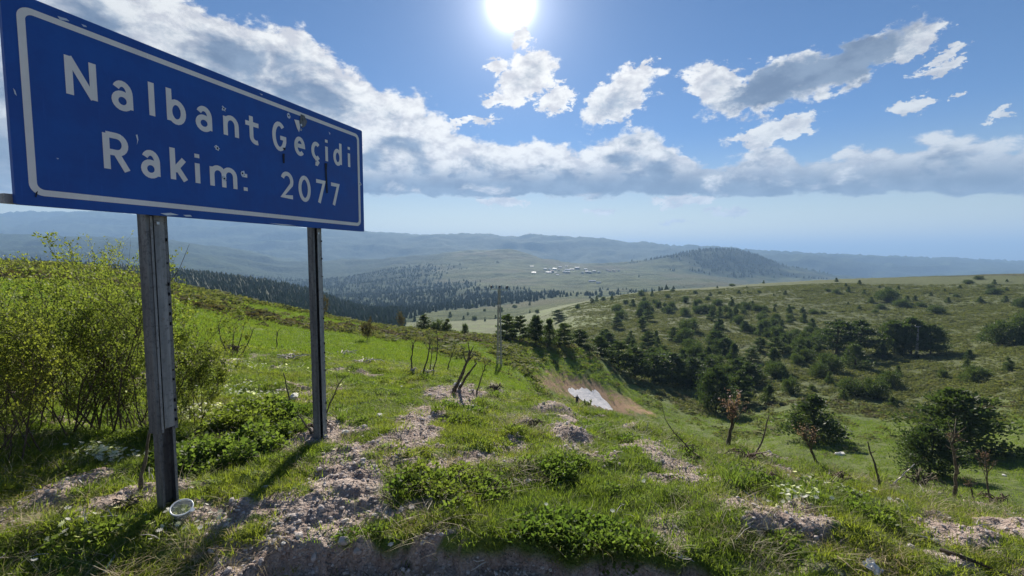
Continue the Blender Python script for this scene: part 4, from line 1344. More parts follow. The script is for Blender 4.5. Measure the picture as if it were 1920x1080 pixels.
NAMED = [
    ('pine', 1790, 852, 132, 150, 'largest spreading dark pine at lower right, its crown in layered pads'),
    ('pine', 1742, 893, 98, 105, 'bushy pine in front of and below the largest spreading pine'),
    ('cone', 1525, 826, 90, 112, 'broad conical pine standing alone on the valley meadow'),
    ('round', 1600, 742, 40, 62, 'rounded dark juniper on the slope left of a wide pair'),
    ('round', 1642, 748, 48, 50, 'dark round juniper, lower one of the wide pair on the slope'),
    ('round', 1668, 728, 38, 46, 'dark round juniper, upper one of the wide pair on the slope'),
    ('round', 1830, 716, 36, 50, 'round dark juniper alone beside the bare brown track'),
    ('cone', 1441, 756, 38, 30, 'small conical tree at the right end of the dense gully wood'),
    ('round', 1482, 738, 36, 36, 'round conifer right of the gully wood, above the small conical tree'),
    ('pine', 1568, 664, 68, 84, 'leftmost broad crown of the dark clump in the middle of the far slope'),
    ('pine', 1612, 662, 66, 70, 'second broad crown of the dark clump on the far slope'),
    ('pine', 1676, 664, 66, 66, 'left crown of the right half of the dark clump on the far slope'),
    ('pine', 1708, 664, 72, 72, 'tallest crown of the dark clump, just left of the far power pole'),
    ('pine', 1745, 664, 58, 54, 'right end crown of the dark clump, behind the far power pole'),
    ('cone', 1655, 674, 30, 30, 'small conical conifer in front of the dark clump'),
    ('cone', 1603, 690, 48, 52, 'conical conifer in front of the left half of the dark clump'),
    ('round', 1555, 696, 42, 46, 'round conifer below the left end of the dark clump'),
    ('round', 1536, 708, 34, 34, 'smaller round conifer touching the one below the dark clump'),
    ('round', 1877, 646, 54, 64, 'large olive green tree near the right edge below the ridge'),
    ('round', 1916, 640, 66, 54, 'olive green tree cut by the right edge of the picture'),
    ('round', 1665, 566, 30, 42, 'biggest dark bush high on the far slope'),
    ('round', 1690, 576, 17, 30, 'low dark bush right below the biggest bush high on the far slope'),
    ('round', 1755, 588, 20, 30, 'single dark bush high on the far slope, in its middle'),
    ('round', 1864, 552, 14, 30, 'low dark bush just under the ridge at right'),
    ('round', 1917, 577, 24, 30, 'dark bush at the right edge high on the slope'),
    ('cone', 795, 618, 30, 40, 'near black bushy juniper standing on the crest of the meadow'),
    ('round', 820, 618, 22, 32, 'lighter green bush touching the near black juniper on the crest'),
    ('pine', 950, 633, 46, 48, 'pine on the meadow crest beside the lattice pole'),
    ('pine', 975, 634, 44, 36, 'second pine on the meadow crest right of the lattice pole'),
    ('pine', 1005, 637, 46, 40, 'third pine on the meadow crest right of the lattice pole'),
    ('cone', 1030, 642, 48, 34, 'fourth pine, slender, on the meadow crest'),
    ('pine', 1058, 650, 46, 44, 'fifth pine where the meadow crest starts to drop'),
    ('pine', 1088, 664, 48, 50, 'sixth pine on the dropping meadow crest'),
    ('round', 1100, 676, 34, 44, 'pale bush under the pines on the dropping meadow crest'),
    ('pine', 1126, 690, 62, 54, 'dark pine behind the edge of the meadow above the snow patch'),
    ('pine', 1160, 712, 74, 62, 'tall pine behind the meadow edge right of the snow patch'),
    ('pine', 1192, 738, 88, 80, 'large pine at the head of the row above the valley floor'),
    ('pine', 1228, 762, 102, 86, 'largest pine of the row by the end of the meadow'),
    ('pine', 1262, 752, 92, 66, 'tall pine right of the largest one in the row'),
    ('cone', 1298, 756, 86, 62, 'dark conical pine in the middle of the valley row'),
    ('pine', 1342, 772, 88, 70, 'pine at the right end of the valley row'),
    ('pine', 1385, 758, 70, 60, 'pine on the valley side behind the pink withered sapling'),
    ('cone', 838, 612, 14, 26, 'low spiky shrub on the crest left of the lattice pole'),
    ('round', 872, 610, 8, 14, 'tiny bush on the crest left of the lattice pole'),
]
BEHIND = {795: 84, 820: 85, 838: 86, 872: 87, 950: 88, 975: 89, 1005: 90, 1030: 92, 1058: 96, 1088: 104, 1100: 103, 1126: 110, 1160: 112, 1192: 114, 1228: 116, 1262: 118, 1298: 118}
for kd, px, py, hp, wp, lab in NAMED:
    if px in BEHIND:       # rooted on the far side of the meadow's edge: only the top is measured
        yb = BEHIND[px]; top = at_depth(px, py - hp, yb)
        zb_ = lz(top.x, yb)
        h = max(top.z - zb_, 1.0)
        w_m = wp / FPX * yb
        bush = 'bush' in lab
        juni = 'juniper' in lab
        nm_ = 'bush' if ('bush' in lab and not juni) or 'shrub' in lab else ('juniper' if juni else 'pine_tree')
        tree(kd, (top.x, yb, zb_), h, (w_m / h) / MW[kd], lab, nm_.replace('pine_tree', 'tree'), None, nm_)
        continue
    tree_px(kd, px, py, hp, wp, lab, 'bush' if ('bush' in lab or 'shrub' in lab) else ('juniper' if 'juniper' in lab else 'tree'), None,
            'bush' if ('bush' in lab or 'shrub' in lab) else ('juniper' if 'juniper' in lab else 'pine_tree'))

def in_poly(x, y, poly):
    c = False; j = len(poly) - 1
    for i in range(len(poly)):
        xi, yi = poly[i]; xj, yj = poly[j]
        if (yi > y) != (yj > y) and x < (xj - xi) * (y - yi) / (yj - yi) + xi: c = not c
        j = i
    return c

ZONES = [
    # polygon in the photograph, number, height m lo..hi, kinds, min spacing px, name, label, group
    ([(1040, 575), (1130, 568), (1250, 590), (1350, 600), (1440, 640), (1490, 700), (1440, 740), (1340, 742), (1260, 720), (1180, 690), (1110, 655), (1050, 632)],
     54, 4.0, 8.0, ('pine', 'cone', 'pine', 'round'), 13, 'pine_tree', 'dark conifer of the dense wood filling the gully between the meadow and the far slope', 'conifers of the dense gully wood'),
    ([(1060, 560), (1180, 548), (1300, 560), (1420, 575), (1500, 590), (1560, 640), (1500, 690), (1440, 640), (1350, 600), (1250, 590), (1130, 568)],
     84, 2.6, 6.0, ('round', 'cone', 'round'), 11, 'conifer', 'loose standing dark conifer on the slope above the dense gully wood', 'loose conifers above the gully wood'),
    ([(1150, 545), (1380, 532), (1560, 528), (1900, 520), (1900, 570), (1700, 590), (1500, 590), (1300, 560)],
     56, 1.6, 3.8, ('round', 'cone'), 14, 'juniper_bush', 'small dark juniper dotted over the upper far slope under the ridge', 'small junipers under the ridge'),
    ([(1480, 700), (1560, 690), (1720, 670), (1900, 650), (1900, 720), (1700, 770), (1560, 790), (1480, 760)],
     14, 1.2, 3.4, ('round', 'cone'), 24, 'juniper_bush', 'small green juniper on the lower far slope above the valley meadow', 'small junipers on the lower slope'),
    ([(830, 575), (1000, 568), (1040, 575), (1000, 606), (850, 606)],
     18, 4, 8, ('cone', 'round'), 12, 'conifer', 'tiny dark conifer dotted on the pale valley meadow beyond the crest', 'conifers dotted on the pale valley meadow'),
]
SHORT = ['dark conifer in the dense gully wood', 'loose conifer above the gully wood', 'small juniper under the ridge', 'small juniper above the valley meadow', 'conifer on the pale meadow beyond the crest']
for zi, (poly, cnt, h0, h1, kinds, gap, nm, lab, grp) in enumerate(ZONES):
    xs = [p[0] for p in poly]; ys = [p[1] for p in poly]
    got = []; tries = 0
    while len(got) < cnt and tries < 4000:
        tries += 1
        px, py = R.uniform(min(xs), max(xs)), R.uniform(min(ys), max(ys))
        if not in_poly(px, py, poly): continue
        if any(abs(px - a) < gap and abs(py - b) < gap * .55 for a, b in got): continue
        got.append((px, py))
        p = hit(px, py, 60 if zi < 4 else 200)
        kd = R.choice(kinds)
        h = R.uniform(h0, h1)
        fx_ = (px - min(xs)) / (max(xs) - min(xs)); fy_ = (py - min(ys)) / (max(ys) - min(ys))
        shp = {'pine': 'spreading', 'cone': 'conical', 'round': 'rounded'}[kd]
        siz = 'taller' if h > (h0 + h1) / 2 else 'shorter'
        lab_ = f"{siz} {shp} {SHORT[zi]}, {'left' if fx_ < .2 else 'left middle' if fx_ < .4 else 'centre' if fx_ < .6 else 'right middle' if fx_ < .8 else 'right'} {'upper' if fy_ < .5 else 'lower'} part"
        tree(kd, p, h, R.uniform(.85, 1.25) * (1.3 if zi == 2 else 1.0), lab_, 'juniper' if 'juniper' in nm else 'conifer', grp, nm)

# ---- far woods: too many to count, small low crowns joined into one object for each wood
def far_wood(name, pts, hts, mat, seed):
    r_ = np.random.default_rng(seed)
    n_ = len(pts)
    k_ = 5
    ang = r_.uniform(0, 6.28, n_)[:, None] + np.arange(k_) * 2 * math.pi / k_
    rad = hts[:, None] * r_.uniform(.2, .34, (n_, k_))
    rad2 = rad * r_.uniform(.5, .9, (n_, k_))
    z0 = pts[:, 2:3] + hts[:, None] * .02 * np.ones((1, k_)); z1 = pts[:, 2:3] + hts[:, None] * r_.uniform(.38, .62, (n_, k_))
    A = np.stack([pts[:, 0:1] + rad * np.cos(ang), pts[:, 1:2] + rad * np.sin(ang), z0], -1)
    B = np.stack([pts[:, 0:1] + rad2 * np.cos(ang + .5), pts[:, 1:2] + rad2 * np.sin(ang + .5), z1], -1)
    T = np.stack([pts[:, 0] + r_.normal(0, .04, n_) * hts, pts[:, 1], pts[:, 2] + hts], -1)[:, None]
    V = np.concatenate([A, B, T], 1).reshape(-1, 3)
    b = (np.arange(n_) * (2 * k_ + 1))[:, None]
    j = np.arange(k_)[None]; jn = (j + 1) % k_
    q1 = np.stack([b + j, b + jn, b + k_ + j], -1).reshape(-1, 3)
    q2 = np.stack([b + jn, b + k_ + jn, b + k_ + j], -1).reshape(-1, 3)
    q3 = np.stack([b + k_ + j, b + k_ + jn, b + 2 * k_ + 0 * j], -1).reshape(-1, 3)
    o_ = link_mesh(name, V, np.concatenate([q1, q2, q3]), mat)
    tag(o_, kind='stuff')
    return o_
r_ = np.random.default_rng(77)
def wood_points(n, r0, r1, a0, a1, power, thr):
    a = np.radians(r_.uniform(a0, a1, n)); e_ = 2 - power
    r = (r0 ** e_ + r_.uniform(0, 1, n) * (r1 ** e_ - r0 ** e_)) ** (1 / e_)
    x, y = np.sin(a) * r, np.cos(a) * r
    f = forest_amount(x, y)
    m_ = r_.uniform(thr, 1, n) < f
    x, y = x[m_], y[m_]
    return np.stack([x, y, land(x, y) - .3], 1), np.hypot(x, y)
# the wooded flank left of the meadow crest, seen between the posts
P1, D1 = wood_points(5200, 430, 780, -56, -13.5, .7, .1)
far_wood('left_slope_forest', P1, r_.uniform(6, 13, len(P1)), M_needle, 5)
P1, D1 = wood_points(19000, 530, 2600, -54, 20, .9, .3)
far_wood('valley_forest', P1, r_.uniform(5, 10, len(P1)) * (1 + D1 / 6000), M_needle, 6)
P1, D1 = wood_points(3000, 2400, 4200, 14, 35, .6, .55)
far_wood('hilltop_forest', P1, r_.uniform(12, 20, len(P1)), M_needle, 7)

# ---- cushions of low scrub on the far slope and along the meadow crest
def cushion(seed, mat, n_=46, h=.45):
    o_ = leaf_clump(seed, n_, .5, h, .20, mat, .45)
    return o_
csrc = [cushion(500 + i, M_cush) for i in range(4)]
x, y, r2_ = fan_points(130000, 34, 430, 50, .75, 31)
u = x / y
z, s = land(x, y, True)
rr_ = np.hypot(x, y)
dens = (.30 + .7 * sstep(fbm(x / 14, y / 14, 4, 92), -.25, .3)) * sstep(rr_ + 25 * fbm(x / 9, y / 9, 3, 95), 70, 125) * .95 * sstep(u, .06, .24)
ridge_left = sstep(rr_, 47, 60) * (1 - sstep(rr_, 110, 160)) * (1 - sstep(u, .1, .2)) * .8
dens = np.maximum(dens, ridge_left * sstep(fbm(x / 6, y / 6, 3, 93), -.3, .1))
dens = dens * (1 - sstep(poly_mask(x, y, DRY), -3, 0))
m = r2_.uniform(0, 1, len(x)) < dens
x, y, z, rr_ = x[m], y[m], z[m], rr_[m]
make_scatter('low_scrub', np.stack([x, y, z], 1), r2_.uniform(0, 6.28, len(x)), np.stack([np.exp(r2_.normal(.05, .42, len(x))) * (1 + rr_ / 500)] * 2 + [r2_.uniform(.6, 1.3, len(x))], 1), r2_.integers(0, 4, len(x)), csrc)
dsrc = [cushion(520 + i, M_cushd, 60, .5) for i in range(3)]
x, y, r2_ = fan_points(9000, 34, 125, 50, .8, 32)
u = x / y; rr_ = np.hypot(x, y); z = land(x, y)
lim = np.interp(u, [-1.2, -.7, -.45, -.2, 0, .12, .22, .35], [50, 50, 54, 70, 86, 94, 100, 108])
dens = np.exp(-((rr_ - lim * 1.02) / (5 + 0 * u)) ** 2) * sstep(fbm(x / 3, y / 3, 3, 94), -.35, .15)
m = r2_.uniform(0, 1, len(x)) < dens
x, y, z = x[m], y[m], z[m]
make_scatter('crest_scrub', np.stack([x, y, z], 1), r2_.uniform(0, 6.28, len(x)), np.stack([r2_.uniform(.8, 2.2, len(x))] * 2 + [r2_.uniform(.5, 1.1, len(x))], 1), r2_.integers(0, 3, len(x)), dsrc)

# ------------------------------------------------------------------ leafy shrubs on the left
def grow_branches(r_, base, dirn, length, rad, depth, out, bend=.25, kids=(3, 5)):
    """out collects (points, radii, depth)"""
    k_ = 6
    pts = [np.array(base, float)]; d = np.array(dirn, float); d /= np.linalg.norm(d)
    for i in range(k_):
        d = d + r_.normal(size=3) * bend * .35 + np.array([0, 0, .05])
        d /= np.linalg.norm(d)
        pts.append(pts[-1] + d * length / k_)
    rr = [rad * (1 - .75 * i / k_) for i in range(k_ + 1)]
    out.append((pts, rr, depth))
    if depth > 0:
        for c in range(r_.integers(*kids) + (1 if depth > 1 else 0)):
            i = r_.integers(1 if depth > 1 else 2, k_ + 1)
            side = r_.normal(size=3); side[2] = abs(side[2]) * .6 + .15
            side /= np.linalg.norm(side)
            nd = (pts[i] - pts[i - 1]); nd /= np.linalg.norm(nd)
            grow_branches(r_, pts[i], nd * .75 + side * .8, length * r_.uniform(.35, .6), rad * .5, depth - 1, out, bend, kids)

def shrub(px, py, y, h, spread, n_stem, seed, label, leafy_top=.9, leaf=.024, name='leafy_shrub', dens=9, mat=None):
    if y < 10: h *= .80; spread *= 1.35; n_stem = int(n_stem * 1.35); leaf *= .98; dens *= .21
    r_ = np.random.default_rng(seed)
    t, v = ray(px, py)
    x0, y0 = t * y, y
    z0 = lz(x0, y0)
    root = empty(name, (x0, y0, z0)); tag(root, label, 'shrub', None)
    out = []
    for i in range(n_stem):
        a = r_.uniform(0, 6.283); sp = r_.uniform(.05, 1) * spread
        d = (math.cos(a) * sp, math.sin(a) * sp * .8, 1.0)
        L_ = h * r_.uniform(.6, 1.08) * (1.0 + .15 * sp)
        grow_branches(r_, (r_.normal() * .14 * spread, r_.normal() * .14 * spread, -.03), d, L_, .0085 * r_.uniform(.6, 1.2) * (h / 1.3), 3 if y < 5 else 2, out, .25, (2, 5) if y < 5 else (3, 5))
    V, F = [], []
    LC, LD = [], []
    for pts, rr, dp in out:
        tube(V, F, [tuple(p) for p in pts], rr, 4 if dp > 0 else 3)
        for i in range(1 if dp < 2 else 3, len(pts)):
            hh = max(pts[i][2] / h, 0)
            k_ = r_.poisson(dens * ((.60 if y < 10 else .22) + .95 * min(hh, 1.1) ** 1.3 * leafy_top) * (1 if dp < 2 else .35) * (.55 if (y < 5 and dp == 0) else 1))
            if k_ == 0 or (y < 10 and r_.uniform() < .45): continue
            k_ = k_ * 2 if y < 10 else k_
            seg = pts[i] - pts[i - 1]
            p = pts[i - 1] + seg * r_.uniform(0, 1, k_)[:, None] + r_.normal(size=(k_, 3)) * .016
            LC.append(p); LD.append(r_.normal(size=(k_, 3)) + seg / (np.linalg.norm(seg) + 1e-9) * .8 + np.array([0, 0, .5]))
    st_ = link_mesh('stems', V, F, M_twig, root)
    C = np.concatenate(LC); Dr = np.concatenate(LD); Dr /= np.linalg.norm(Dr, axis=1, keepdims=True)
    n_ = len(C)
    L_ = leaf * r_.uniform(.6, 1.35, n_)
    V2, F2 = tuft_quads(C + Dr * (L_ * .4)[:, None], Dr, L_, L_ * .30, r_)
    fo = link_mesh('foliage', V2, F2, mat or M_leaf, root)
    return n_

nl = 0
for a in [
    (70, 800, 3.9, 1.25, .75, 13, 1, 'leafy shrub at the left edge with many thin brown stems'),
    (165, 792, 4.1, 1.42, .60, 13, 2, 'tall leafy shrub under the sign, its topmost spray against the blue hills'),
    (255, 770, 4.3, 1.18, .62, 11, 3, 'leafy shrub just left of the left sign post with arching stems'),
    (345, 742, 4.7, .86, .70, 9, 4, 'bright yellow green shrub right of the left sign post'),
    (5, 860, 3.4, 1.05, .75, 11, 5, 'dense low shrub in the lower left shade, cut by the left edge'),
    (110, 740, 5.2, 1.25, .7, 10, 7, 'shrub standing behind the front row at left'),
    (215, 735, 5.6, 1.55, .45, 9, 8, 'taller shrub behind the front row with fine twigs reaching above the crest')]:
    nl += shrub(*a[:7], a[7])
nl += shrub(350, 700, 6.0, .75, .9, 8, 9, 'brownish low shrub with few leaves behind the yellow green one', .25, .018, 'twiggy_shrub', 4, M_cushd)
nl += shrub(235, 640, 9.0, 1.75, .6, 9, 10, 'pale shrub further back, its fine crown rising over the skyline', .9, .03, 'leafy_shrub', 7)
nl += shrub(690, 640, 40, 1.6, .6, 6, 12, 'small dark brown shrub on the meadow crest right of the right sign post', .6, .10, 'crest_shrub', 5, M_cushd)
nl += shrub(600, 560, 62, 2.2, .6, 6, 13, 'dark shrub on the meadow crest behind the right sign post', .7, .12, 'crest_shrub', 6, M_cushd)
nl += shrub(752, 618, 82, 2.6, .6, 6, 14, 'bare round shrub on the crest left of the near black juniper', .4, .14, 'crest_shrub', 5, M_cushd)
print('leaves', nl)

# ------------------------------------------------------------------ dead stalks, saplings and branches
def stalk(px_pts, y, rad, label, name='dead_stalk', cat='dead stalk', tips=0, fork=None, mat=None, dy=0.0, group=None, crown=None, knots=True, sink=.05, stubs=0):
    """px_pts from the foot to the tip; the foot stands on the land at distance y"""
    foot = at_depth(*px_pts[0], y)
    zg = lz(foot.x, foot.y)
    dz = zg - foot.z
    root = empty(name, (foot.x, foot.y, zg)); tag(root, label, cat, group)
    n_ = len(px_pts)
    P_ = [at_depth(a, b, y + dy * i / max(n_ - 1, 1)) - foot for i, (a, b) in enumerate(px_pts)]
    # finer, slightly crooked line
    sd_ = hash(label) % 1000 if False else sum(map(ord, label)) % 1000
    r_ = random.Random(sd_)
    pts = []
    for i in range(n_ - 1):
        for k_ in range(4):
            t = k_ / 4
            q = P_[i].lerp(P_[i + 1], t)
            pts.append(q + Vector([r_.uniform(-1, 1) for _ in range(3)]) * rad * (.5 if i + k_ else 0))
    pts.append(P_[-1])
    pts[0] = pts[0] - Vector((0, 0, sink))
    k_ = len(pts)
    rr = [rad * (1 - .55 * i / (k_ - 1)) * (1.25 if knots and i % 3 == 1 else 1.0) for i in range(k_)]
    V, F = [], []
    tube(V, F, [tuple(p) for p in pts], rr, 7)
    link_mesh('stem', V, F, mat or M_stalk, root, True)
    H = (pts[-1] - pts[0]).length
    up = (pts[-1] - pts[-2]).normalized()
    for i in range(tips):
        a = 2 * math.pi * i / tips + r_.uniform(-.4, .4)
        o_ = up.orthogonal().normalized(); b_ = up.cross(o_)
        d = (up * r_.uniform(.7, 1.2) + (o_ * math.cos(a) + b_ * math.sin(a)) * r_.uniform(.5, 1.0)).normalized()
        L_ = H * r_.uniform(.14, .26)
        s = pts[-1 - (i % 3)]
        V, F = [], []
        tube(V, F, [tuple(s), tuple(s + d * L_ * .5 + up * L_ * .04), tuple(s + d * L_ + up * L_ * .16)], [rad * .42, rad * .33, rad * .16], 5)
        link_mesh('twig', V, F, mat or M_stalk, root, True)
    for i in range(stubs):
        j = r_.randrange(2, k_ - 1); a = r_.uniform(0, 6.28)
        d = Vector((math.cos(a), math.sin(a), r_.uniform(.2, 1))).normalized()
        s = pts[j]; L_ = H * r_.uniform(.04, .10)
        V, F = [], []
        tube(V, F, [tuple(s), tuple(s + d * L_ * .6), tuple(s + d * L_ + Vector((0, 0, L_ * .2)))], [rad * .5, rad * .35, rad * .15], 4)
        link_mesh('twig', V, F, mat or M_stalk, root, True)
    if crown:      # withered leaves: list of (count, radius, centre offset)
        cnt, cr_, off = crown
        rn = np.random.default_rng(sd_)
        c0 = np.array(pts[-1]) + np.array([0, 0, off])
        V, F = [], []
        tipsP = []
        for i in range(16):
            d = rn.normal(size=3) * np.array([1, .8, 1]); d[2] = abs(d[2]) * 1.1 - .2; d /= np.linalg.norm(d)
            e_ = c0 + d * cr_ * rn.uniform(.7, 1.25)
            s = np.array(pts[-1 - int(rn.integers(0, min(5, k_ - 1)))])
            tube(V, F, [tuple(s), tuple((s + e_) / 2 + rn.normal(size=3) * cr_ * .08), tuple(e_)], [rad * .32, rad * .22, rad * .08], 3)
            tipsP.append((s, e_))
        link_mesh('branches', V, F, mat or M_stalk, root)
        C = []; Dr = []
        for i in range(cnt):
            s, e_ = tipsP[i % len(tipsP)]
            t = rn.uniform(.3, 1.05)
            C.append(s + (e_ - s) * t + rn.normal(size=3) * cr_ * .10); Dr.append(rn.normal(size=3) + np.array([0, 0, -.3]) + (e_ - s) / (np.linalg.norm(e_ - s) + 1e-9))
        C = np.array(C); Dr = np.array(Dr); Dr /= np.linalg.norm(Dr, axis=1, keepdims=True)
        L_ = cr_ * rn.uniform(.10, .24, cnt)
        V2, F2 = tuft_quads(C, Dr, L_, L_ * .28, rn)
        link_mesh('withered_leaves', V2, F2, M_deadleaf, root)
    return root

ST = [
    ([(774, 700), (771, 672), (775, 645)], 10.0, .020, 'leftmost forked dead stalk of the group on the knoll edge', dict(tips=7)),
    ([(793, 702), (802, 670), (806, 643)], 10.0, .019, 'second forked dead stalk, right of the leftmost one', dict(tips=6)),
    ([(806, 696), (809, 670), (811, 650)], 10.1, .011, 'thin straight dead stalk between two forked ones', dict(tips=0)),
    ([(811, 698), (819, 672), (821, 640), (818, 622)], 10.0, .013, 'tallest thin dead stalk of the group on the knoll edge', dict(tips=3, stubs=4)),
    ([(838, 694), (846, 670), (854, 645)], 9.7, .012, 'single leaning thin stalk between the group and the double stump', dict(tips=2)),
    ([(848, 738), (868, 700), (881, 664)], 8.4, .036, 'thick leaning dead stump with splintered tip on the stony mound', dict(tips=6, stubs=6)),
    ([(858, 732), (878, 702), (894, 680)], 8.3, .026, 'shorter bare leaning stump beside the splintered one', dict(tips=0)),
    ([(893, 740), (901, 712), (910, 686)], 8.2, .014, 'small dead stalk with a fan of twigs right of the double stump', dict(tips=7)),
    ([(428, 650), (414, 620), (408, 595), (414, 578)], 9.2, .014, 'leftmost curved bare stick of the tuft right of the left post', dict(tips=1)),
    ([(434, 650), (436, 620), (440, 588)], 9.2, .014, 'upright bare stick in the middle of the tuft right of the left post', dict(tips=1)),
    ([(442, 650), (450, 620), (458, 592)], 9.3, .013, 'bare stick leaning right in the tuft right of the left post', dict(tips=1)),
    ([(452, 648), (466, 622), (474, 600)], 9.3, .013, 'rightmost short bare stick in the tuft right of the left post', dict(tips=2)),
    ([(519, 644), (518, 622), (520, 604)], 13, .020, 'short dark stalk on the open meadow between the posts', dict(tips=3)),
    ([(549, 778), (540, 738), (531, 700)], 5.0, .010, 'dark bare stick in the grass left of the right sign post', dict(tips=0, stubs=2)),
    ([(608, 786), (622, 750), (641, 714)], 4.45, .009, 'dark stick leaning right behind the right sign post', dict(tips=2, stubs=3)),
    ([(585, 815), (570, 790), (556, 775)], 4.1, .008, 'dry stick leaning left at the foot of the right sign post', dict(tips=2, stubs=2)),
    ([(592, 812), (596, 780), (588, 752)], 4.15, .010, 'dark stick standing close to the right sign post', dict(tips=2, stubs=2)),
    ([(262, 918), (271, 872), (284, 800)], 3.0, .0135, 'stick leaning against the left sign post from the left', dict(tips=0)),
    ([(1332, 874), (1290, 840), (1264, 812), (1247, 786)], 5.6, .010, 'long thin bare branch arching to the left on the right brow', dict(tips=1, stubs=1)),
    ([(1409, 868), (1430, 828), (1442, 780)], 5.5, .012, 'dark bare stick leaning right beside the arching branch', dict(tips=0, stubs=1)),
    ([(1364, 838), (1372, 800), (1377, 765)], 6.0, .026, 'sapling with pinkish withered crown on the right brow', dict(tips=3, crown=(340, .17, .06), stubs=3)),
    ([(1536, 872), (1522, 838), (1512, 812)], 5.4, .018, 'leaning sapling with thin withered crown in front of the conical pine', dict(tips=3, crown=(150, .13, .06), stubs=3)),
    ([(1651, 914), (1640, 872), (1627, 828)], 5.0, .013, 'bare dark stick on the right brow before the valley meadow', dict(tips=0, stubs=2)),
    ([(1674, 894), (1694, 874), (1716, 853)], 4.9, .009, 'pale bleached stick leaning to the right near the brow', dict(mat=M_dry)),
    ([(1793, 922), (1794, 870), (1787, 820), (1791, 803)], 4.75, .017, 'tallest knotty dead sapling on the right, hooked at its tip', dict(tips=4, crown=(120, .085, -.04), stubs=7)),
    ([(1826, 928), (1824, 902), (1817, 888)], 4.8, .009, 'small twiggy dead sapling between two taller ones', dict(tips=5, crown=(50, .08, .0), stubs=3)),
    ([(1861, 935), (1854, 895), (1848, 838)], 4.8, .010, 'thin dead sapling with reddish crown near the right edge', dict(tips=3, crown=(150, .085, -.01), stubs=4)),
    ([(1760, 912), (1752, 905), (1745, 897)], 4.7, .008, 'short pale stick in the brush on the right brow', dict(mat=M_dry)),
    ([(929, 795), (930, 783), (927, 772)], 7.0, .006, 'tiny pale stick in the grass at the middle of the knoll', dict(mat=M_dry)),
]
for pp, y, rad, lab, kw in ST:
    # the foot is moved along the sight line until it meets the land
    f = hit(*pp[0], 1.5)
    yy = f.y if abs(f.y - y) < y * .35 else y
    stalk(pp, yy, rad * yy / y, lab, **kw)

# fallen branches and roots: laid along the land
def fallen(px_pts, rad, label, mat, name='fallen_branch', lift=.3, cat='branch'):
    P_ = [hit(a, b, 1.4) for a, b in px_pts]
    o0 = P_[0].copy()
    V, F = [], []
    k_ = len(P_)
    pts = [tuple(p - o0 + Vector((0, 0, rad * (.6 + lift * math.sin(math.pi * i / max(k_ - 1, 1)) * 4)))) for i, p in enumerate(P_)]
    tube(V, F, pts, [rad * (1 - .6 * i / (k_ - 1)) for i in range(k_)], 6)
    o_ = link_mesh(name, V, F, mat, None, True); o_.location = o0
    tag(o_, label, cat)
for pp, rad, lab, mt in [
    ([(1745, 898), (1768, 910), (1790, 922)], .009, 'pale peeled branch fallen left of the tallest dead sapling', M_dry),
    ([(1722, 915), (1760, 925), (1800, 930), (1835, 938)], .008, 'long pale branch lying along the brow at right', M_dry),
    ([(1700, 912), (1740, 922), (1775, 932)], .011, 'grey branch lying on the brow below the pale stick', M_stalk),
    ([(1330, 872), (1368, 880), (1395, 884)], .009, 'pale twig lying at the foot of the arching branch', M_dry),
    ([(1525, 872), (1550, 877), (1570, 885)], .008, 'curved dark twig lying right of the leaning sapling', M_stalk),
    ([(1765, 1035), (1810, 1055), (1860, 1075), (1910, 1090)], .016, 'dark root lying in the lower right corner', M_bark),
    ([(1790, 1040), (1840, 1062), (1890, 1085)], .010, 'second dark root beside the one in the lower right corner', M_bark),
    ([(1740, 1058), (1790, 1062)], .006, 'pale twig pointing at the roots in the lower right corner', M_dry),
    ([(1600, 985), (1650, 992), (1690, 1003)], .006, 'grey twig lying in the grass at lower right', M_stalk),
    ([(1700, 1003), (1740, 1012), (1775, 1026)], .007, 'pale branch end lying in the grass at lower right', M_dry),
    ([(195, 1078), (207, 1062), (216, 1045)], .011, 'pale thick stick end at the bottom left', M_dry),
    ([(135, 1040), (180, 1046), (228, 1050)], .006, 'dark twig crossing the pale stick end at the bottom left', M_stalk),
    ([(148, 905), (160, 915), (168, 926)], .005, 'pale twig lying on the bare soil at left', M_dry),
    ([(1640, 960), (1680, 975), (1700, 990)], .006, 'pale dry stem lying across the grass at right', M_dry)]:
    fallen(pp, rad, lab, mt)

def root_tangle(px, py, w, h, n_, seed, label, mat=M_dry, rad=.008):
    """bleached root clump: crooked twigs springing from one stock"""
    p = hit(px, py, 1.5)
    r_ = np.random.default_rng(seed)
    W_ = w / FPX * p.y; H_ = h / FPX * p.y
    V, F = [], []
    for i in range(n_):
        a = r_.uniform(0, 6.28)
        pts = [(r_.normal() * .03 * W_, r_.normal() * .03 * W_, -.01)]
        for k_ in range(4):
            q = (k_ + 1) / 4
            pts.append((math.cos(a) * W_ * .5 * q * r_.uniform(.7, 1.2) + r_.normal() * W_ * .05, math.sin(a) * W_ * .35 * q + r_.normal() * W_ * .05,
                        H_ * (1.2 * q * (1.15 - q) * 1.6) * r_.uniform(.4, 1.1) + .01))
        tube(V, F, pts, [rad * 1.3, rad, rad * .8, rad * .6, rad * .3], 5)
    o_ = link_mesh('root_clump', V, F, mat, None, True); o_.location = p
    tag(o_, label, 'root clump')
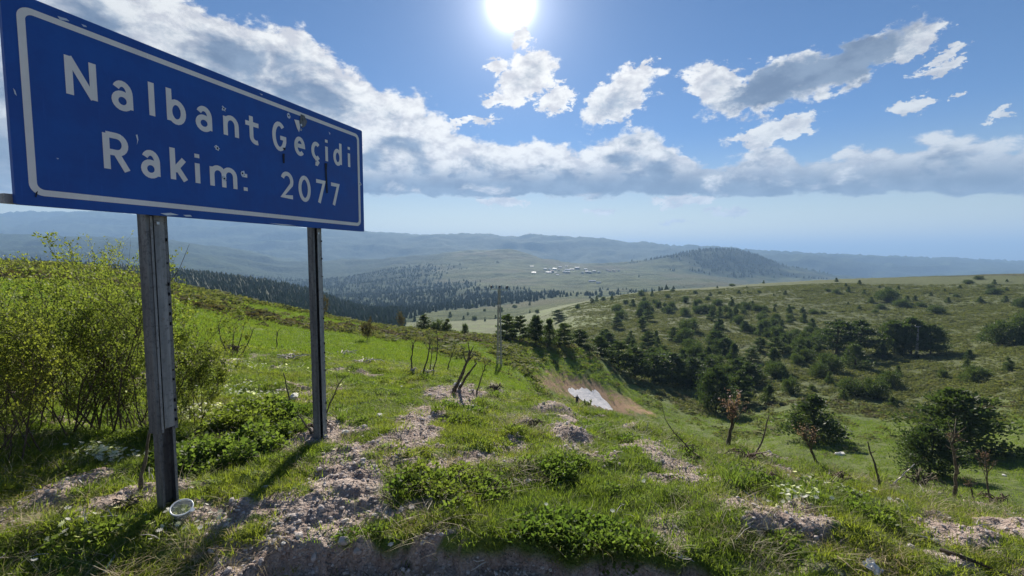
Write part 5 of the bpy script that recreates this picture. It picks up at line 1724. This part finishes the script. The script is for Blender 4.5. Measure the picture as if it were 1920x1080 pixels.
for i, a in enumerate([(548, 676, 70, 16, 14, 'bleached root clump on the crest between the posts'), (640, 672, 66, 22, 12, 'bleached root clump just right of the right sign post'),
                       (685, 684, 60, 16, 10, 'low bleached twigs right of the root clump by the right post'), (775, 702, 18, 22, 6, 'white forked twig at the foot of the leftmost stalk'),
                       (802, 702, 34, 14, 6, 'white twig lying between the dead stalks'), (1400, 868, 80, 34, 16, 'brown root clump at the foot of the leaning stick'),
                       (1725, 915, 90, 46, 22, 'grey brush heap of roots on the right brow'), (1440, 905, 60, 24, 14, 'brown root clump on the dark mound below the leaning stick'), (1290, 850, 50, 22, 12, 'grey dry brush on the brow below the arching branch'), (1000, 800, 44, 22, 12, 'grey dry brush on the hump in the middle of the knoll'), (930, 735, 36, 22, 14, 'round grey tuft of dry brush on the edge of the knoll'), (1580, 905, 60, 26, 16, 'brown dry brush between the two bare sticks on the right brow'), (1865, 945, 60, 30, 12, 'brown root clump under the thin reddish sapling'),
                       (440, 660, 60, 20, 14, 'brown root clump under the tuft of bare sticks'), (600, 812, 60, 26, 18, 'reddish dry brush at the foot of the right sign post'),
                       (240, 950, 70, 22, 14, 'dry twigs heaped at the foot of the left sign post')]):
    mt = M_dry if 'bleach' in a[5] or 'white' in a[5] else (M_twig if 'brown' in a[5] or 'reddish' in a[5] else M_stalk)
    p = hit(a[0], a[1], 1.5)
    root_tangle(*a[:5], 700 + i, a[5], mt, rad=.0011 * p.y + .002)

# tussocks of strappy leaves
def tussock(px, py, h, w, seed, label, mat=None):
    p = hit(px, py, 1.5)
    o_ = blade_clump(seed, 46, w / FPX * p.y * .28, h / FPX * p.y * .5, h / FPX * p.y * 1.1, .006, mat or M_weed, .6)
    o_.name = 'tussock'; o_.location = p
    tag(o_, label, 'tussock')
for i, a in enumerate([(382, 695, 40, 50, 'strappy green tussock right of the left post above the daisies'), (1590, 880, 34, 60, 'blue green tussock on the right brow'),
                       (1650, 900, 30, 60, 'dark tussock right of the blue green one on the brow'), (1375, 905, 44, 90, 'shaded grass tussock left of the leaning stick'), (660, 720, 30, 40, 'tussock among dark stones right of the right post'),
                       (820, 770, 24, 40, 'tussock below the double stump'), (640, 790, 30, 30, 'short tussock just right of the foot of the right post')]):
    tussock(*a[:4], 800 + i, a[4])
shrub(1100, 747, 71, 1.0, 1.1, 9, 15, 'small green bush before the snow patch, beside the dark figure', 1., .09, 'green_bush', 10)

# ------------------------------------------------------------------ lattice power poles
M_lattice = flat_mat('grey_lattice_steel', (.33, .32, .30), .6, .3, .1)
M_insul = flat_mat('dark_insulators', (.015, .015, .018), .3)
M_arm = flat_mat('pale_cross_arm', (.62, .62, .62), .5)
def power_pole(px, py, y, top_py, label, turn=.35):
    p = at_depth(px, top_py, y)
    z = lz(p.x, p.y)
    H = p.z - z
    root = empty('power_pole', (p.x, p.y, z - .1), turn); tag(root, label, 'power pole', 'lattice power poles across the valley')
    w0, w1 = .55, .20
    def cor(t, i):
        w = (w0 + (w1 - w0) * t) / 2
        sx, sy_ = ((1, 1), (-1, 1), (-1, -1), (1, -1))[i]
        return (sx * w, sy_ * w * .8, H * t)
    for i in range(4):
        V, F = [], []; tube(V, F, [cor(0, i), cor(.5, i), cor(1, i)], [.06, .055, .05], 4)
        link_mesh('leg', V, F, M_lattice, root)
    V, F = [], []
    n_ = 15
    for i in range(4):
        for k_ in range(n_):
            a = cor(k_ / n_, i); b = cor((k_ + 1) / n_, (i + 1) % 4)
            if k_ % 2: a, b = cor(k_ / n_, (i + 1) % 4), cor((k_ + 1) / n_, i)
            tube(V, F, [a, b], [.028, .028], 3)
            tube(V, F, [cor((k_ + 1) / n_, i), cor((k_ + 1) / n_, (i + 1) % 4)], [.012, .012], 3)
    o_ = link_mesh('bracing', V, F, M_lattice, root); tag(o_, kind='stuff')
    V, F = [], []; tube(V, F, [(-1.15, 0, H), (0, 0, H + .04), (1.15, 0, H - .02)], [.06, .07, .06], 5)
    link_mesh('cross_arm', V, F, M_arm, root)
    for s in (-1.05, 0.05, 1.05):
        V, F = [], []; tube(V, F, [(s, 0, H + .03), (s, 0, H + .16), (s, 0, H + .20), (s, 0, H + .30), (s, 0, H + .34), (s, 0, H + .46)], [.05, .05, .16, .09, .16, .07], 8)
        link_mesh('insulator', V, F, M_insul, root)
power_pole(936, 687, 57, 541, 'tall lattice power pole with three insulators on the green meadow', -.35)
power_pole(1245, 745, 124, 664, 'power pole whose top shows above the dark gully pines', -.6)
power_pole(1722, 672, 140, 612, 'distant power pole before the dark clump on the far slope', .2)

# ------------------------------------------------------------------ village on the plateau
M_roofs = [flat_mat('white_metal_roof', (.75, .75, .76), .4), flat_mat('pale_grey_roof', (.50, .50, .50), .5), flat_mat('rust_tile_roof', (.36, .22, .16), .8)]
M_walls = [flat_mat('whitewashed_wall', (.62, .60, .55), .9), flat_mat('mud_grey_wall', (.33, .29, .25), .9)]
M_window = flat_mat('dark_window', (.03, .035, .04), .3)
def house(px, py, wpx, hpx, rf, wl, label, turn):
    p = hit(px, py, 900)
    W_ = wpx / FPX * p.y; D_ = W_ * .55 if wpx < 9 else W_ * .3; H_ = max(hpx / FPX * p.y * .5, 3.0); Rh = D_ * .15 + .4
    root = empty('house', (p.x, p.y, p.z - .5), turn); tag(root, label, 'house', 'houses of the far village')
    hw, hd = W_ / 2, D_ / 2
    V = [(-hw, -hd, 0), (hw, -hd, 0), (hw, hd, 0), (-hw, hd, 0), (-hw, -hd, H_), (hw, -hd, H_), (hw, hd, H_), (-hw, hd, H_), (-hw, 0, H_ + Rh), (hw, 0, H_ + Rh)]
    link_mesh('wall', V, [(0, 1, 5, 4), (2, 3, 7, 6), (1, 2, 6, 9, 5), (3, 0, 4, 8, 7)], M_walls[wl], root)
    e_ = .6; t = .25
    zz = H_ - e_ * Rh / hd
    V = [(-hw - e_, -hd - e_, zz), (hw + e_, -hd - e_, zz), (hw + e_, 0, H_ + Rh), (-hw - e_, 0, H_ + Rh), (hw + e_, hd + e_, zz), (-hw - e_, hd + e_, zz)]
    V = V + [(a, b, c + t) for a, b, c in V]
    link_mesh('roof', V, [(6, 7, 8, 9), (9, 8, 10, 11), (0, 3, 2, 1), (3, 5, 4, 2), (0, 1, 7, 6), (4, 5, 11, 10), (1, 2, 8, 7), (2, 4, 10, 8), (0, 6, 9, 3), (3, 9, 11, 5)], M_roofs[rf], root)
    for s in (-.5, .5):
        V = [(s * hw - .7, -hd - .03, H_ * .35), (s * hw + .7, -hd - .03, H_ * .35), (s * hw + .7, -hd - .03, H_ * .8), (s * hw - .7, -hd - .03, H_ * .8)]
        link_mesh('window', V, [(0, 1, 2, 3)], M_window, root)
HS = [(1001, 512, 8, 3), (1022, 505, 6, 3), (1030, 506, 4, 3), (1040, 505, 7, 3), (1034, 509, 8, 3), (1029, 512, 10, 4), (1042, 512, 4, 3), (1048, 508, 3, 4), (1050, 502, 6, 3), (1064, 507, 10, 3),
      (1072, 506, 8, 3), (1064, 511, 9, 3), (1057, 510, 4, 3), (1062, 501, 4, 4), (1082, 503, 8, 3), (1098, 506, 6, 4), (1100, 510, 6, 3), (1106, 511, 5, 3), (1114, 509, 6, 3), (1123, 511, 5, 3),
      (1138, 507, 5, 3), (1143, 509, 6, 3), (1150, 507, 4, 3), (1152, 510, 5, 3), (1160, 508, 4, 3), (1045, 516, 6, 2), (997, 500, 6, 2), (1092, 512, 4, 3)]
for i, (px, py, w, h) in enumerate(HS):
    rr_ = R.random()
    rf = 0 if rr_ < .6 else (1 if rr_ < .85 else 2)
    if px > 1130: rf = R.choice([1, 2, 1])
    where = 'left end' if px < 1010 else ('left part' if px < 1055 else ('middle' if px < 1092 else ('right part' if px < 1130 else 'right end')))
    row = 'upper row' if py < 505 else ('lower row' if py > 509 else 'middle row')
    nth = 1 + sum(1 for q in HS if q[0] < px and ('upper row' if q[1] < 505 else ('lower row' if q[1] > 509 else 'middle row')) == row)
    house(px, py, w, h, rf, R.randrange(2), f"{('white', 'grey', 'rust red')[rf]} roofed village house, number {nth} from the left in the {row}", R.uniform(-.5, .5))
house(1110, 528, 13, 4, 0, 0, 'long white roofed barn standing alone below the far village', .05)
house(1122, 531, 9, 4, 0, 0, 'shorter white roofed barn beside the long one below the village', .1)

# ------------------------------------------------------------------ the person in front of the snow patch
def person():
    y = 69.5
    p = at_depth(1082, 744, y)
    z = lz(p.x, p.y)
    root = empty('person', (p.x, p.y, z)); tag(root, 'distant person in dark clothes before the snow patch, one arm bent outward', 'person')
    def skin(name, joints, edges, mat, levels=1):
        me = bpy.data.meshes.new(name)
        me.from_pydata([j[0] for j in joints], edges, [])
        o_ = bpy.data.objects.new(name, me); COL.objects.link(o_); o_.parent = root
        o_.modifiers.new('skin', 'SKIN')
        lay = me.skin_vertices[0].data
        for i, j in enumerate(joints): lay[i].radius = (j[1] * 1.25, j[1] * 1.25 * (j[2] if len(j) > 2 else 1))
        lay[0].use_root = True
        s = o_.modifiers.new('sub', 'SUBSURF'); s.levels = levels; s.render_levels = levels
        me.materials.append(mat)
        return o_
    J = [((0, 0, .95), .15, .8), ((0, 0, 1.18), .14, .75), ((0, 0, 1.40), .17, .65), ((0, 0, 1.52), .055), ((0, .0, 1.60), .07), ((0, -.01, 1.70), .085), ((0, 0, 1.78), .05),
         ((-.20, 0, 1.42), .06), ((-.42, -.05, 1.30), .05), ((-.56, -.12, 1.44), .04), ((-.62, -.14, 1.47), .032),
         ((.20, 0, 1.42), .06), ((.29, .02, 1.15), .05), ((.35, -.04, .90), .04), ((.37, -.06, .82), .032),
         ((-.10, 0, .88), .10), ((-.14, -.02, .48), .065), ((-.15, .02, .08), .045), ((-.15, -.12, .035), .035),
         ((.10, 0, .88), .10), ((.17, -.03, .48), .065), ((.20, .03, .08), .045), ((.21, -.11, .035), .035)]
    E = [(0, 1), (1, 2), (2, 3), (3, 4), (4, 5), (5, 6), (2, 7), (7, 8), (8, 9), (9, 10), (2, 11), (11, 12), (12, 13), (13, 14), (0, 15), (15, 16), (16, 17), (17, 18), (0, 19), (19, 20), (20, 21), (21, 22)]
    m, N = new_mat('dark_clothes')
    pos = N.n('ShaderNodeTexCoord').outputs['Object']
    sp = N.n('ShaderNodeSeparateXYZ'); N.lk(pos, sp.inputs[0])
    hx_ = N.ss(N.m('ABSOLUTE', sp.outputs[0]), .545, .555)
    head = N.ss(sp.outputs[2], 1.545, 1.555)
    c = N.mix(N.ss(sp.outputs[2], .92, .94), (.030, .032, .045), (.040, .045, .050))
    c = N.mix(N.m('MAXIMUM', hx_, head), c, (.36, .22, .16))
    finish(N, principled(N, c, .85, .2))
    skin('body', J, E, m, 2)
    skin('hair', [((0, .02, 1.76), .085), ((0, .05, 1.70), .07)], [(0, 1)], flat_mat('dark_hair', (.02, .016, .013), .7), 1)
person()

# ------------------------------------------------------------------ clear plastic tub and crumpled paper
def tub():
    p = hit(342, 968, 1.5)
    m, N = new_mat('clear_plastic')
    g = N.n('ShaderNodeBsdfPrincipled'); g.inputs['Base Color'].default_value = (.93, .95, .95, 1); g.inputs['Roughness'].default_value = .12
    g.inputs['Transmission Weight'].default_value = 1.0; g.inputs['IOR'].default_value = 1.18
    d = N.n('ShaderNodeBsdfDiffuse'); d.inputs['Color'].default_value = (.80, .82, .80, 1)
    mx = N.n('ShaderNodeMixShader'); mx.inputs[0].default_value = .20
    N.lk(g.outputs[0], mx.inputs[1]); N.lk(d.outputs[0], mx.inputs[2]); finish(N, mx.outputs[0])
    root = empty('plastic_tub', (p.x, p.y, p.z + .012)); tag(root, 'empty clear plastic tub lying tilted beside the foot of the left post', 'plastic tub')
    root.rotation_euler = (math.radians(20), math.radians(14), 0)
    k_ = 28
    def ringed(name, prof, mat):
        V, F = [], []
        for r_, z in prof:
            for j in range(k_):
                a = 2 * math.pi * j / k_; V.append((r_ * math.cos(a), r_ * math.sin(a), z))
        for i in range(len(prof) - 1):
            for j in range(k_): F.append((i * k_ + j, i * k_ + (j + 1) % k_, (i + 1) * k_ + (j + 1) % k_, (i + 1) * k_ + j))
        return V, F
    V, F = ringed('cup_wall', [(.001, 0), (.042, 0), (.045, .006), (.055, .062), (.0535, .062), (.0435, .007), (.041, .0016), (.001, .0016)], m)
    link_mesh('cup_wall', V, F, m, root, True)
    V, F = ringed('rim', [(.054, .060), (.060, .060), (.062, .063), (.060, .0665), (.054, .0665), (.054, .060)], None)
    link_mesh('rim', V, F, flat_mat('frosted_rim', (.72, .74, .72), .3), root, True)
    V = [(.058, -.016, .0650), (.078, -.009, .0655), (.082, .002, .0655), (.072, .012, .0655), (.058, .016, .0650)]
    V += [(a, b, c - .001) for a, b, c in V]
    link_mesh('tab', V, [(0, 1, 2, 3, 4), (9, 8, 7, 6, 5), (0, 5, 6, 1), (1, 6, 7, 2), (2, 7, 8, 3), (3, 8, 9, 4)], flat_mat('frosted_tab', (.72, .74, .72), .3), root)
tub()
def paper():
    p = hit(1637, 1076, 1.3)
    m, N = new_mat('printed_paper')
    pos = N.n('ShaderNodeTexCoord').outputs['Object']
    w = N.noise(pos, 34, 3, .5)
    c = N.mix(N.ss(w, .56, .60), (.72, .76, .80), (.12, .22, .45))
    finish(N, principled(N, c, .7, .2))
    n_ = 9; V = []; F = []
    for i in range(n_):
        for j in range(n_):
            x = (i / (n_ - 1) - .5) * .095; y_ = (j / (n_ - 1) - .5) * .075
            V.append((x, y_, .034 + .010 * math.sin(i * 1.9 + j * .7) + .007 * math.cos(j * 2.3 - i) + y_ * .55))
    for i in range(n_ - 1):
        for j in range(n_ - 1): F.append((i * n_ + j, (i + 1) * n_ + j, (i + 1) * n_ + j + 1, i * n_ + j + 1))
    o_ = link_mesh('crumpled_paper', V, F, m, None, False); o_.location = p; o_.rotation_euler = (0, 0, .5)
    md = o_.modifiers.new('thick', 'SOLIDIFY'); md.thickness = .0006
    tag(o_, 'crumpled white and blue paper scrap in the grass at the bottom right', 'paper scrap')
paper()
